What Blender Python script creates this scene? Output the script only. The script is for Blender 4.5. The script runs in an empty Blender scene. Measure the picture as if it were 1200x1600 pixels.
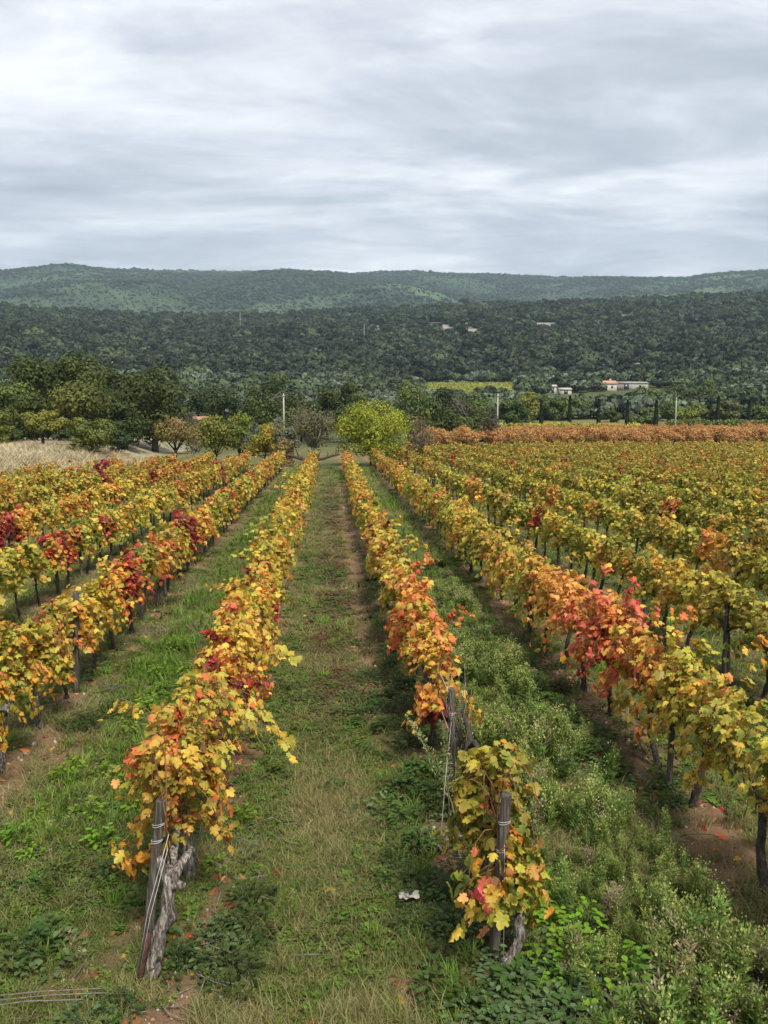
import bpy, math, random
import numpy as np

# ------------------------------------------------------------------ camera, sky, sun, exposure
sc = bpy.context.scene
CAM_H, PITCH, YAW, FPX = 3.7, math.radians(6.39), math.radians(3.76), 1294.0
cam_d = bpy.data.cameras.new('camera'); cam = bpy.data.objects.new('camera', cam_d)
sc.collection.objects.link(cam); sc.camera = cam
cam.location = (0, 0, CAM_H)
cam.rotation_euler = (math.radians(90) - PITCH, 0, -YAW)
cam_d.sensor_fit = 'VERTICAL'; cam_d.sensor_height = 34.6; cam_d.lens = 34.6 * FPX / 1600
cam_d.clip_start = 0.1; cam_d.clip_end = 20000

SUN_EL, SUN_AZ = math.radians(54), math.radians(158)     # azimuth clockwise from +Y (behind the camera, a little to the right)
world = bpy.data.worlds.new('World'); sc.world = world; world.use_nodes = True
wn, wl = world.node_tree.nodes, world.node_tree.links
wn.clear()
def N(tree, t, **kw):
    n = tree.nodes.new(t)
    for k, v in kw.items():
        setattr(n, k, v)
    return n
def math_n(tree, op, a, b=None, clamp=False):
    n = N(tree, 'ShaderNodeMath', operation=op); n.use_clamp = clamp
    for i, v in enumerate((a, b)):
        if v is None: continue
        if isinstance(v, (int, float)): n.inputs[i].default_value = v
        else: tree.links.new(v, n.inputs[i])
    return n.outputs[0]
def ramp_n(tree, fac, stops):
    n = N(tree, 'ShaderNodeValToRGB'); e = n.color_ramp.elements
    while len(e) < len(stops): e.new(0.5)
    for el, (p, c) in zip(e, stops):
        el.position = p; el.color = (*c, 1) if len(c) == 3 else c
    tree.links.new(fac, n.inputs[0]); return n.outputs[0]
def mix_n(tree, fac, a, b, blend='MIX'):
    n = N(tree, 'ShaderNodeMix', data_type='RGBA', blend_type=blend)
    for i, v in ((0, fac), (6, a), (7, b)):
        if isinstance(v, (int, float)): n.inputs[i].default_value = v
        elif isinstance(v, tuple): n.inputs[i].default_value = (*v, 1)
        else: tree.links.new(v, n.inputs[i])
    return n.outputs[2]
wt = world.node_tree
sky = N(wt, 'ShaderNodeTexSky', sky_type='NISHITA'); sky.sun_disc = False
sky.sun_elevation = SUN_EL; sky.sun_rotation = SUN_AZ; sky.altitude = 200
tc = N(wt, 'ShaderNodeTexCoord'); sep = N(wt, 'ShaderNodeSeparateXYZ'); wl.new(tc.outputs['Generated'], sep.inputs[0])
zz = math_n(wt, 'ADD', math_n(wt, 'MAXIMUM', sep.outputs[2], 0.0), 0.10)
comb = N(wt, 'ShaderNodeCombineXYZ')
wl.new(math_n(wt, 'DIVIDE', sep.outputs[0], zz), comb.inputs[0]); wl.new(math_n(wt, 'DIVIDE', sep.outputs[1], zz), comb.inputs[1])
def cloud_noise(scale, sx, sy, rot, det, rough, dist, off):
    m = N(wt, 'ShaderNodeMapping'); wl.new(comb.outputs[0], m.inputs[0])
    m.inputs['Scale'].default_value = (sx, sy, 1); m.inputs['Rotation'].default_value = (0, 0, rot); m.inputs['Location'].default_value = (off, off * .37, 0)
    n = N(wt, 'ShaderNodeTexNoise'); wl.new(m.outputs[0], n.inputs['Vector'])
    n.inputs['Scale'].default_value = scale; n.inputs['Detail'].default_value = det
    n.inputs['Roughness'].default_value = rough; n.inputs['Distortion'].default_value = dist
    return n.outputs[0]
c1 = cloud_noise(1.5, 0.58, 1.0, 0.20, 9, 0.60, 0.5, 3.1)
c2 = cloud_noise(0.55, 0.6, 1.0, 0.1, 3, 0.5, 0.2, 8.7)
c3 = cloud_noise(5.0, 0.50, 1.0, -0.15, 7, 0.65, 0.5, 1.3)
cs = math_n(wt, 'ADD', math_n(wt, 'ADD', math_n(wt, 'MULTIPLY', c1, 0.55), math_n(wt, 'MULTIPLY', c2, 0.26)), math_n(wt, 'MULTIPLY', c3, 0.19))
cl = ramp_n(wt, cs, [(0.38, (2.15, 2.29, 2.60)), (0.455, (2.65, 2.80, 3.12)), (0.50, (3.15, 3.30, 3.62)), (0.55, (3.95, 4.06, 4.30)), (0.61, (4.95, 5.0, 5.15))])
bgc = mix_n(wt, 0.94, sky.outputs[0], cl)
bg = N(wt, 'ShaderNodeBackground'); bg.inputs[1].default_value = 0.096; wl.new(bgc, bg.inputs[0])
wo = N(wt, 'ShaderNodeOutputWorld'); wl.new(bg.outputs[0], wo.inputs[0])
world.cycles.sampling_method = 'MANUAL'; world.cycles.sample_map_resolution = 512

sun_d = bpy.data.lights.new('sun', 'SUN'); sun = bpy.data.objects.new('sun', sun_d); sc.collection.objects.link(sun)
sun_d.energy = 2.6; sun_d.angle = math.radians(15); sun_d.color = (1.0, 0.93, 0.82)
sun.rotation_euler = (math.radians(90) - SUN_EL, 0, math.pi - SUN_AZ)
sun.location = (0, -5, 60)

vs = sc.view_settings; vs.view_transform = 'Standard'; vs.look = 'None'; vs.exposure = 1.28; vs.gamma = 1; vs.use_curve_mapping = False
sc.cycles.max_bounces = 5; sc.cycles.diffuse_bounces = 3; sc.cycles.glossy_bounces = 2; sc.cycles.transmission_bounces = 3
sc.cycles.transparent_max_bounces = 6; sc.cycles.volume_bounces = 0; sc.cycles.caustics_reflective = False; sc.cycles.caustics_refractive = False
sc.cycles.use_denoising = True

# ------------------------------------------------------------------ helpers
rng = np.random.default_rng(7); random.seed(7)
COL = sc.collection
_F = np.array([math.sin(YAW) * math.cos(PITCH), math.cos(YAW) * math.cos(PITCH), -math.sin(PITCH)])
_R = np.array([math.cos(YAW), -math.sin(YAW), 0.0]); _U = np.cross(_R, _F)
def ray(px, py): return _F + (px - 600) / FPX * _R - (py - 800) / FPX * _U
def at(px, py, Y):
    """the point of the place at depth Y (metres along the rows) that the photograph shows at pixel px, py"""
    d = ray(px, py); t = Y / d[1]; return np.array([d[0] * t, Y, CAM_H + d[2] * t])
def project(P):
    P = np.asarray(P, float) - np.array([0, 0, CAM_H]); f = P @ _F
    return 600 + FPX * (P @ _R) / f, 800 - FPX * (P @ _U) / f, f
def az_el(px, py):
    d = ray(px, py); return math.atan2(d[0], d[1]), math.atan2(d[2], math.hypot(d[0], d[1]))

def _hash(ix, iy, s):
    h = (ix.astype(np.int64) * 374761393 + iy.astype(np.int64) * 668265263 + s * 974634777) & 0xFFFFFFFF
    h = ((h ^ (h >> 13)) * 1274126177) & 0xFFFFFFFF
    return ((h ^ (h >> 16)) & 0xFFFF) / 65535.0
def vnoise(x, y, s=0):
    x = np.asarray(x, float); y = np.asarray(y, float)
    ix, iy = np.floor(x), np.floor(y); fx, fy = x - ix, y - iy
    fx = fx * fx * (3 - 2 * fx); fy = fy * fy * (3 - 2 * fy)
    a, b = _hash(ix, iy, s), _hash(ix + 1, iy, s); c, d = _hash(ix, iy + 1, s), _hash(ix + 1, iy + 1, s)
    return (a + (b - a) * fx) * (1 - fy) + (c + (d - c) * fx) * fy
def fbm(x, y, s=0, o=4):
    r, a, t = 0, 1.0, 0
    for i in range(o):
        r = r + a * vnoise(x * 2 ** i + 17.3 * i, y * 2 ** i - 9.1 * i, s + i); t += a; a *= 0.5
    return r / t
def sstep(a, b, x):
    t = np.clip((np.asarray(x, float) - a) / (b - a), 0, 1); return t * t * (3 - 2 * t)

def mesh(name, V, Fc, col=None, mat=None, smooth=False):
    V = np.ascontiguousarray(V, dtype=np.float32); Fc = np.ascontiguousarray(Fc, dtype=np.int32)
    me = bpy.data.meshes.new(name); n, m, k = len(V), len(Fc), Fc.shape[1]
    me.vertices.add(n); me.vertices.foreach_set('co', V.ravel())
    me.loops.add(m * k); me.loops.foreach_set('vertex_index', Fc.ravel())
    me.polygons.add(m); me.polygons.foreach_set('loop_start', np.arange(0, m * k, k, dtype=np.int32))
    if smooth: me.polygons.foreach_set('use_smooth', np.ones(m, dtype=bool))
    me.update(calc_edges=True)
    if col is not None:
        a = me.attributes.new('Col', 'FLOAT_COLOR', 'POINT'); c = np.ones((n, 4), dtype=np.float32); c[:, :3] = col
        a.data.foreach_set('color', c.ravel())
    if mat: me.materials.append(mat)
    return me
def obj(name, me, parent=None, loc=None, rotz=None):
    o = bpy.data.objects.new(name, me); COL.objects.link(o)
    if parent is not None: o.parent = parent
    if loc is not None: o.location = loc
    if rotz is not None: o.rotation_euler = (0, 0, rotz)
    return o
def tag(o, label, cat=None, group=None, kind=None):
    o['label'] = label
    if cat: o['category'] = cat
    if group: o['group'] = group
    if kind: o['kind'] = kind
    return o
def thing(name, label, cat, loc=(0, 0, 0), group=None, rotz=0):
    return tag(obj(name, None, None, loc, rotz), label, cat, group)
class MB:
    """collects triangles of several shapes into one mesh"""
    def __init__(s): s.V, s.F, s.C, s.n = [], [], [], 0
    def add(s, V, F, C=None):
        V = np.asarray(V, float); s.V.append(V); s.F.append(np.asarray(F, int) + s.n); s.n += len(V)
        s.C.append(np.broadcast_to(np.asarray(C if C is not None else (0.5, 0.5, 0.5), float), (len(V), 3)))
    def build(s, name, mat=None, smooth=False):
        return mesh(name, np.concatenate(s.V), np.concatenate(s.F), np.concatenate(s.C), mat, smooth)
BOXF = np.array([[0,2,1],[0,3,2],[4,5,6],[4,6,7],[0,1,5],[0,5,4],[1,2,6],[1,6,5],[2,3,7],[2,7,6],[3,0,4],[3,4,7]])
def box(x0, x1, y0, y1, z0, z1):
    return np.array([[x0,y0,z0],[x1,y0,z0],[x1,y1,z0],[x0,y1,z0],[x0,y0,z1],[x1,y0,z1],[x1,y1,z1],[x0,y1,z1]], float), BOXF
def tube(P, R, sides=7, r=None, rough=0.0):
    P = np.asarray(P, float); R = np.broadcast_to(np.asarray(R, float), (len(P),)); n = len(P)
    T = np.gradient(P, axis=0); T /= np.linalg.norm(T, axis=1, keepdims=True) + 1e-9
    ref = np.where(np.abs(T[:, 2:3]) > 0.9, np.array([[1.0, 0, 0]]), np.array([[0, 0, 1.0]]))
    A = np.cross(T, ref); A /= np.linalg.norm(A, axis=1, keepdims=True) + 1e-9; B = np.cross(T, A)
    for i in range(1, n):                                  # keep the frame from flipping
        if A[i] @ A[i - 1] < 0: A[i] *= -1; B[i] *= -1
    th = np.arange(sides) * 2 * math.pi / sides
    rr = np.repeat(R[:, None], sides, 1)
    if r is not None and rough: rr = rr * (1 + rough * (r.random((n, sides)) - 0.5) * 2)
    V = P[:, None] + rr[..., None] * (np.cos(th)[None, :, None] * A[:, None] + np.sin(th)[None, :, None] * B[:, None])
    V = V.reshape(-1, 3); F = []
    for i in range(n - 1):
        for j in range(sides):
            a, b = i * sides + j, i * sides + (j + 1) % sides
            F += [[a, b, b + sides], [a, b + sides, a + sides]]
    V = np.vstack([V, P[:1], P[-1:]]); c0, c1_ = len(V) - 2, len(V) - 1
    for j in range(sides):
        F += [[c0, (j + 1) % sides, j], [c1_, (n - 1) * sides + j, (n - 1) * sides + (j + 1) % sides]]
    return V, np.array(F)

# ------------------------------------------------------------------ materials
def new_mat(name):
    m = bpy.data.materials.new(name); m.use_nodes = True; m.node_tree.nodes.clear(); return m, m.node_tree
def leaf_material(name, transl=0.3, rough=0.55, spec=0.25, var=0.25, hue=0.02, sat=1.0, blotch=0.0, gain=1.0):
    m, t = new_mat(name)
    a = N(t, 'ShaderNodeAttribute', attribute_name='Col'); oi = N(t, 'ShaderNodeObjectInfo')
    geo = N(t, 'ShaderNodeNewGeometry')
    nz = N(t, 'ShaderNodeTexNoise'); nz.inputs['Scale'].default_value = 28; nz.inputs['Detail'].default_value = 2; t.links.new(geo.outputs['Position'], nz.inputs['Vector'])
    hsv = N(t, 'ShaderNodeHueSaturation'); t.links.new(a.outputs['Color'], hsv.inputs['Color'])
    t.links.new(math_n(t, 'ADD', math_n(t, 'MULTIPLY', oi.outputs['Random'], hue * 2), 0.5 - hue), hsv.inputs['Hue'])
    hsv.inputs['Saturation'].default_value = sat
    v = math_n(t, 'ADD', math_n(t, 'MULTIPLY', math_n(t, 'FRACT', math_n(t, 'MULTIPLY', oi.outputs['Random'], 7.31)), var), 1 - var / 2)
    v = math_n(t, 'MULTIPLY', v, math_n(t, 'ADD', math_n(t, 'MULTIPLY', nz.outputs[0], 0.5), 0.75))
    t.links.new(math_n(t, 'MULTIPLY', v, gain), hsv.inputs['Value'])
    colour = hsv.outputs[0]
    if blotch:
        n2 = N(t, 'ShaderNodeTexNoise'); n2.inputs['Scale'].default_value = 62; n2.inputs['Detail'].default_value = 3; t.links.new(geo.outputs['Position'], n2.inputs['Vector'])
        f = ramp_n(t, n2.outputs[0], [(0.56, (0, 0, 0)), (0.70, (blotch, blotch, blotch))]); colour = mix_n(t, f, colour, (0.34, 0.13, 0.04))
        n3 = N(t, 'ShaderNodeTexNoise'); n3.inputs['Scale'].default_value = 17; n3.inputs['Detail'].default_value = 2; t.links.new(geo.outputs['Position'], n3.inputs['Vector'])
        f = ramp_n(t, n3.outputs[0], [(0.52, (0, 0, 0)), (0.68, (0.55, 0.55, 0.55))]); colour = mix_n(t, f, colour, mix_n(t, 1.0, colour, (0.66, 0.92, 0.75), 'MULTIPLY'))
    p = N(t, 'ShaderNodeBsdfPrincipled'); t.links.new(colour, p.inputs['Base Color'])
    p.inputs['Roughness'].default_value = rough; p.inputs['Specular IOR Level'].default_value = spec
    out = N(t, 'ShaderNodeOutputMaterial')
    if transl > 0:
        tr = N(t, 'ShaderNodeBsdfTranslucent'); t.links.new(colour, tr.inputs[0])
        mx = N(t, 'ShaderNodeMixShader'); mx.inputs[0].default_value = transl
        t.links.new(p.outputs[0], mx.inputs[1]); t.links.new(tr.outputs[0], mx.inputs[2]); t.links.new(mx.outputs[0], out.inputs[0])
    else: t.links.new(p.outputs[0], out.inputs[0])
    return m
def noise_material(name, stops, scale=(8, 8, 8), det=6, rough=0.9, bump=0.4, bdist=0.02, coord='Object', spec=0.2):
    m, t = new_mat(name)
    tcn = N(t, 'ShaderNodeTexCoord'); mp = N(t, 'ShaderNodeMapping'); mp.inputs['Scale'].default_value = scale
    t.links.new(tcn.outputs[coord], mp.inputs[0])
    nz = N(t, 'ShaderNodeTexNoise'); nz.inputs['Scale'].default_value = 1; nz.inputs['Detail'].default_value = det; nz.inputs['Roughness'].default_value = 0.65
    t.links.new(mp.outputs[0], nz.inputs['Vector'])
    c = ramp_n(t, nz.outputs[0], stops)
    p = N(t, 'ShaderNodeBsdfPrincipled'); t.links.new(c, p.inputs['Base Color']); p.inputs['Roughness'].default_value = rough; p.inputs['Specular IOR Level'].default_value = spec
    if bump:
        b = N(t, 'ShaderNodeBump'); b.inputs['Strength'].default_value = bump; b.inputs['Distance'].default_value = bdist
        t.links.new(nz.outputs[0], b.inputs['Height']); t.links.new(b.outputs[0], p.inputs['Normal'])
    out = N(t, 'ShaderNodeOutputMaterial'); t.links.new(p.outputs[0], out.inputs[0]); return m
M_leaf = leaf_material('vine_leaf', 0.38, 0.5, 0.3, 0.30, 0.014, 1.0, 0.32)
M_grass = leaf_material('grass_blade', 0.3, 0.6, 0.2, 0.5, 0.022, 1.05, 0.0, 0.82)
M_tree = leaf_material('tree_leaf', 0.22, 0.6, 0.15, 0.1, 0.006)
M_forest = leaf_material('forest_leaf', 0.0, 0.8, 0.05, 0.8, 0.02)
M_vinebark = noise_material('vine_bark', [(0.36, (0.03, 0.024, 0.02)), (0.50, (0.14, 0.12, 0.10)), (0.62, (0.36, 0.33, 0.29))], (55, 55, 13), 6, 0.95, 1.0, 0.02)
M_vinebark_dark = noise_material('vine_bark_dark', [(0.3, (0.015, 0.012, 0.01)), (0.55, (0.07, 0.058, 0.047)), (0.75, (0.17, 0.15, 0.13))], (60, 60, 14), 6, 0.95, 1.0, 0.02)
M_post = noise_material('weathered_wood', [(0.30, (0.02, 0.016, 0.012)), (0.5, (0.075, 0.062, 0.05)), (0.72, (0.20, 0.18, 0.155))], (90, 90, 5), 5, 0.9, 0.8, 0.01)
M_treebark = noise_material('tree_bark', [(0.3, (0.02, 0.017, 0.014)), (0.6, (0.08, 0.068, 0.055)), (0.8, (0.16, 0.14, 0.12))], (6, 6, 2), 5, 0.95, 0.8, 0.05)
M_greybark = noise_material('grey_bark', [(0.3, (0.10, 0.09, 0.08)), (0.6, (0.22, 0.20, 0.18)), (0.8, (0.34, 0.32, 0.29))], (6, 6, 2), 5, 0.95, 0.6, 0.05)
M_cane = noise_material('vine_cane', [(0.3, (0.10, 0.045, 0.02)), (0.7, (0.26, 0.14, 0.07))], (30, 30, 30), 3, 0.7, 0.3, 0.004)
M_wire = noise_material('galvanised_wire', [(0.3, (0.30, 0.30, 0.29)), (0.7, (0.5, 0.5, 0.48))], (20, 20, 20), 2, 0.45, 0.0)
M_rust = noise_material('rusty_iron', [(0.3, (0.035, 0.018, 0.014)), (0.7, (0.11, 0.05, 0.035))], (40, 40, 20), 5, 0.85, 0.5, 0.004)
M_concrete = noise_material('pale_concrete', [(0.3, (0.30, 0.28, 0.25)), (0.7, (0.44, 0.42, 0.38))], (3, 3, 1), 4, 0.85, 0.1)
M_plaster = noise_material('white_plaster', [(0.3, (0.34, 0.32, 0.28)), (0.7, (0.44, 0.42, 0.37))], (0.8, 0.8, 0.8), 4, 0.9, 0.05)
M_greywall = noise_material('grey_stone_wall', [(0.3, (0.20, 0.19, 0.18)), (0.7, (0.36, 0.34, 0.31))], (1.2, 1.2, 1.2), 4, 0.9, 0.1)
M_tile = noise_material('clay_roof_tile', [(0.3, (0.36, 0.19, 0.12)), (0.7, (0.48, 0.28, 0.19))], (2, 2, 2), 4, 0.85, 0.1)
M_window = noise_material('dark_window', [(0.3, (0.03, 0.035, 0.04)), (0.7, (0.06, 0.07, 0.08))], (1, 1, 1), 1, 0.2, 0, spec=0.5)
M_paper = noise_material('crumpled_pale_paper', [(0.3, (0.22, 0.20, 0.17)), (0.7, (0.38, 0.35, 0.31))], (20, 20, 20), 3, 0.8, 0.2, 0.01)
M_twig = noise_material('dry_twig', [(0.3, (0.08, 0.065, 0.055)), (0.7, (0.22, 0.195, 0.17))], (30, 30, 30), 3, 0.9, 0.2, 0.004)

# ------------------------------------------------------------------ terrain
ROW_W = 2.28
def row_x(k): return -1.15 + ROW_W * k                    # k = 0 is the row left of the path, 1 the row right of it
def row_far(k):
    if k >= 3: return 86.0
    if k >= 0: return [60.0, 60.0, 66.0][k]
    return [0, 60.0, 58.5, 57.0, 55.0, 51.0, 46.0][-k]
K_MIN, K_MAX = -6, 26
PRO_R = np.array([0, 120, 140, 165, 200, 250, 300, 350, 420, 470]); PRO_Z = np.array([0, 0, 0.2, 1.1, 2.9, 6.0, 9.6, 14.2, 20.5, 25.0])
def _tab(pts):
    a = np.array([az_el(x, y) for x, y in pts]); return a[:, 0], np.tan(a[:, 1])
MID_A, MID_T = _tab([(-300, 476), (0, 478), (150, 486), (300, 492), (420, 489), (520, 484), (620, 480), (720, 473), (820, 472), (900, 470), (980, 467), (1060, 463), (1120, 461), (1200, 459), (1400, 458), (1700, 460)])
FAR_A, FAR_T = _tab([(-400, 424), (0, 419), (60, 416), (110, 414), (150, 416), (250, 417.5), (400, 419), (550, 424), (600, 421), (655, 420), (760, 424), (860, 429), (1030, 432), (1075, 433), (1120, 427), (1200, 420), (1350, 414), (1600, 424)])
R_MID, R_FAR = 1120.0, 3300.0
def terrain(x, y):
    x = np.asarray(x, float); y = np.asarray(y, float)
    r = np.hypot(x, y); a = np.arctan2(x, y)
    back = sstep(1.0, 1.6, np.abs(a))                      # behind the camera the land stays low
    z = np.interp(r, PRO_R, PRO_Z)
    hm = CAM_H + R_MID * np.interp(a, MID_A, MID_T); hf = CAM_H + R_FAR * np.interp(a, FAR_A, FAR_T)
    hm = hm - 5.0; hf = hf - 9.0
    t = np.clip((r - 470) / (R_MID - 470), 0, 1)
    und = (fbm(x / 160, y / 160, 31, 3) - 0.5)
    zm = 25 + (hm - 25) * t ** 1.06 + und * 26 * np.sin(math.pi * np.clip(t, 0, 1)) ** 0.8
    dip = hm * 0.80
    t2 = np.clip((r - R_MID) / 420, 0, 1); zv = hm + (dip - hm) * (t2 * t2 * (3 - 2 * t2))
    t3 = np.clip((r - R_MID - 420) / (R_FAR - R_MID - 420), 0, 1)
    und2 = (fbm(x / 520 + 3, y / 700, 57, 4) - 0.5)
    zf = dip + (hf - dip) * (0.35 * t3 + 0.65 * t3 ** 0.85) + und2 * 150 * np.sin(math.pi * t3) ** 0.8
    t4 = np.clip((r - R_FAR) / 1500, 0, 1); zb = hf * (1 - 0.5 * t4)
    zz_ = np.where(r < 470, z, np.where(r < R_MID, zm, np.where(r < R_MID + 420, zv, np.where(r < R_FAR, zf, zb))))
    zz_ = zz_ * (1 - back) + np.minimum(z, 4.0) * back * 0
    zz_ = zz_ + 1.35 * sstep(-17.0, -23.0, x) * sstep(30, 58, y) * sstep(220, 130, r)
    near = sstep(140, 100, r)
    d = np.abs((x - row_x(0) + ROW_W / 2) % ROW_W - ROW_W / 2)
    invine = sstep(row_x(K_MIN) - 1.6, row_x(K_MIN) - 0.8, x)
    zz_ = zz_ + near * (invine * 0.05 * sstep(0.6, 0.1, d) + 0.05 * (fbm(x * 0.9, y * 0.9, 5, 3) - 0.5) + 0.02 * (vnoise(x * 5, y * 5, 9) - 0.5))
    return zz_
def gz(x, y): return float(terrain(np.array([x]), np.array([y]))[0])
def covers(x, y):
    """what lies on the vineyard floor: bare soil, dry grass, lush grass, low reddish weeds (0..1 each)"""
    n1, n2, n3 = fbm(x * 1.4, y * 1.4, 11, 3), fbm(x * 4.5, y * 4.5, 12, 3), fbm(x * 0.35, y * 0.3, 13, 3)
    d = np.abs((x - row_x(0) + ROW_W / 2) % ROW_W - ROW_W / 2)
    invine = sstep(row_x(K_MIN) - 1.6, row_x(K_MIN) - 0.9, x) * sstep(95, 88, y)
    under = sstep(0.62, 0.22, d + (n1 - 0.5) * 0.7) * invine
    path = (x > row_x(0)) & (x < row_x(1))
    trk = np.exp(-((x - 0.62 - 0.08 * (n1 - .5)) / 0.21) ** 2) * sstep(8.0, 10.5, y) * sstep(60, 42, y) * (0.75 + 0.75 * sstep(0.36, 0.52, n1)) + 0.55 * np.exp(-((x + 0.50) / 0.16) ** 2) * sstep(9, 12, y) * sstep(60, 40, y) * (n1 > 0.42)
    soil = np.clip(np.maximum(under * sstep(0.40, 0.66, n1 + 0.08), np.where(path, trk, 0)), 0, 1)
    soil = np.maximum(soil, 0.8 * np.exp(-(((x - 0.52) / 0.22) ** 2 + ((y - 4.95) / 0.3) ** 2)) * (0.6 + n2))
    soil = np.maximum(soil, 0.7 * np.exp(-(((x + 1.75) / 0.30) ** 2 + ((y - 5.15) / 0.18) ** 2)))
    soil = np.maximum(soil, 0.9 * np.exp(-(((x - 3.15) / 0.42) ** 2 + ((y - 6.4) / 0.8) ** 2)) * (0.5 + n1))
    soil = np.maximum(soil, 0.8 * np.exp(-(((x + 3.0) / 0.45) ** 2 + ((y - 9.2) / 0.7) ** 2)) * (0.5 + n1))
    dry = np.exp(-(((x + 0.02) / 0.42) ** 2 + ((y - 7.3) / 1.5) ** 2)) * (0.25 + 0.9 * n1) + 0.75 * sstep(0.55, 0.75, n3) * 0.5
    dry = np.maximum(dry, 0.7 * np.exp(-(((x + 0.85) / 0.5) ** 2 + ((y - 4.75) / 0.3) ** 2)))
    red = np.where(path, np.exp(-((x - 0.02) / 0.38) ** 4) * sstep(8.5, 11.5, y) * sstep(58, 36, y), 0) * (0.65 + 0.7 * n1)
    meadow = sstep(row_x(K_MIN) - 1.2, row_x(K_MIN) - 2.4, x)
    return soil, np.clip(dry, 0, 1), np.clip(red, 0, 1), meadow, under, n1, n2, n3

def slope_point(px, py):
    d = ray(px, py); t = np.linspace(470, 1110, 900) / math.hypot(d[0], d[1]); below = terrain(d[0] * t, d[1] * t) > CAM_H + d[2] * t
    t = t[np.argmax(below)]; return d[0] * t, d[1] * t
CLEARINGS = [(*slope_point(px, py), w, dp) for px, py, w, dp in ((690, 511, 14, 14), (722, 510, 10, 12), (735, 516, 13, 14), (772, 525, 16, 20), (762, 528, 10, 12), (758, 503, 9, 12), (835, 505, 26, 12), (858, 559, 9, 9), (988, 545, 9, 10), (1008, 551, 8, 9), (1035, 556, 12, 14), (930, 553, 6, 8), (718, 479, 9, 14), (955, 508, 10, 10), (248, 566, 8, 8), (965, 577, 9, 8), (580, 527, 6, 8), (810, 553, 6, 8))]
def clearing(x, y, grow=1.0):
    n = 0.7 * (fbm(x / 7, y / 7, 19, 3) - 0.5); m_ = np.zeros(len(x))
    for cx, cy, w, dp in CLEARINGS:
        front = np.where(y < cy, 4.5, 1.0) if grow > 1 else 1.0
        m_ = np.maximum(m_, ((x - cx) / (0.75 * w * grow)) ** 2 + ((y - cy) / (dp * grow * front)) ** 2 + n < 0.75)
    return m_
def build_ground():
    az = np.concatenate([np.radians(np.arange(-180, -34, 6)), np.radians(np.arange(-34, 42, 0.25)), np.radians(np.arange(42, 180, 6))])
    rr = np.concatenate([[0.0001, 1.2, 2.4], np.arange(3.4, 9, 0.05), 9 * 1.0075 ** np.arange(0, 300)])
    rr = np.concatenate([rr[rr < 80], np.geomspace(80, 480, 90), np.geomspace(482, 1120, 150), np.geomspace(1140, 3400, 70), [3700, 4200, 4800, 5600]])
    A, Rr = np.meshgrid(az, rr); X, Y = Rr * np.sin(A), Rr * np.cos(A)
    Z = terrain(X, Y); V = np.stack([X, Y, Z], -1).reshape(-1, 3)
    na, nr = len(az), len(rr); i, j = np.meshgrid(np.arange(nr - 1), np.arange(na), indexing='ij'); j2 = (j + 1) % na
    Fq = np.stack([i * na + j, i * na + j2, (i + 1) * na + j2, (i + 1) * na + j], -1).reshape(-1, 4)[:, ::-1]
    x, y = V[:, 0], V[:, 1]; r = np.hypot(x, y)
    soil, dry, red, meadow, under, n1, n2, n3 = covers(x, y)
    c_soil = np.array([0.27, 0.165, 0.098]); c_thatch = np.array([0.17, 0.145, 0.07]); c_green = np.array([0.095, 0.115, 0.036]); c_red = np.array([0.11, 0.08, 0.045])
    mixf = lambda a, b, f: a + (b - a) * np.clip(f, 0, 1)[:, None]
    c = mixf(np.tile(c_green, (len(x), 1)), c_thatch, 0.15 + 0.75 * n1 * n1 + dry)
    c = mixf(c, c_red, red * 0.8); c = mixf(c, c_soil * (0.7 + 0.5 * n2)[:, None], soil)
    c = mixf(c, np.array([0.38, 0.33, 0.23]), meadow * sstep(0.25, 0.55, n1 + 0.1 * meadow) * 0.8)
    far = sstep(95, 130, r)
    fn = fbm(x / 60, y / 45, 71, 4)
    c = mixf(c, mixf(np.tile([0.075, 0.09, 0.035], (len(x), 1)), np.array([0.17, 0.16, 0.07]), sstep(0.5, 0.62, fn)), far)
    hill = sstep(430, 520, r)
    ln = fbm(x / 17, y / 15, 77, 4)
    c = mixf(c, mixf(np.tile([0.028, 0.034, 0.019], (len(x), 1)), np.array([0.25, 0.235, 0.205]), np.maximum(sstep(0.675, 0.70, ln) * sstep(1000, 800, r), clearing(x, y))), hill)
    h2 = sstep(R_MID, R_MID + 300, r); gn = fbm(x / 120, y / 120, 83, 5); gd = fbm(x / 420, y / 520, 85, 3)
    cf = mixf(np.tile([0.032, 0.048, 0.032], (len(x), 1)), np.array([0.080, 0.122, 0.058]), sstep(0.38, 0.62, 0.5 * gn + 0.5 * gd))
    c = mixf(c, cf, h2)
    m, t = new_mat('ground_cover')
    a = N(t, 'ShaderNodeAttribute', attribute_name='Col'); geo = N(t, 'ShaderNodeNewGeometry')
    def nz(scale, det):
        n = N(t, 'ShaderNodeTexNoise'); n.inputs['Scale'].default_value = scale; n.inputs['Detail'].default_value = det; n.inputs['Roughness'].default_value = 0.7
        t.links.new(geo.outputs['Position'], n.inputs['Vector']); return n.outputs[0]
    f1, f2, f3 = nz(9, 8), nz(45, 4), nz(0.03, 8)
    val = math_n(t, 'ADD', math_n(t, 'ADD', math_n(t, 'MULTIPLY', f1, 0.7), math_n(t, 'MULTIPLY', f2, 0.6)), math_n(t, 'MULTIPLY', f3, 1.0))
    hs = N(t, 'ShaderNodeHueSaturation'); t.links.new(a.outputs['Color'], hs.inputs['Color']); t.links.new(math_n(t, 'MULTIPLY', math_n(t, 'SUBTRACT', val, 0.17), 0.9), hs.inputs['Value'])
    p = N(t, 'ShaderNodeBsdfPrincipled'); p.inputs['Roughness'].default_value = 0.95; p.inputs['Specular IOR Level'].default_value = 0.1
    t.links.new(hs.outputs[0], p.inputs['Base Color'])
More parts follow.
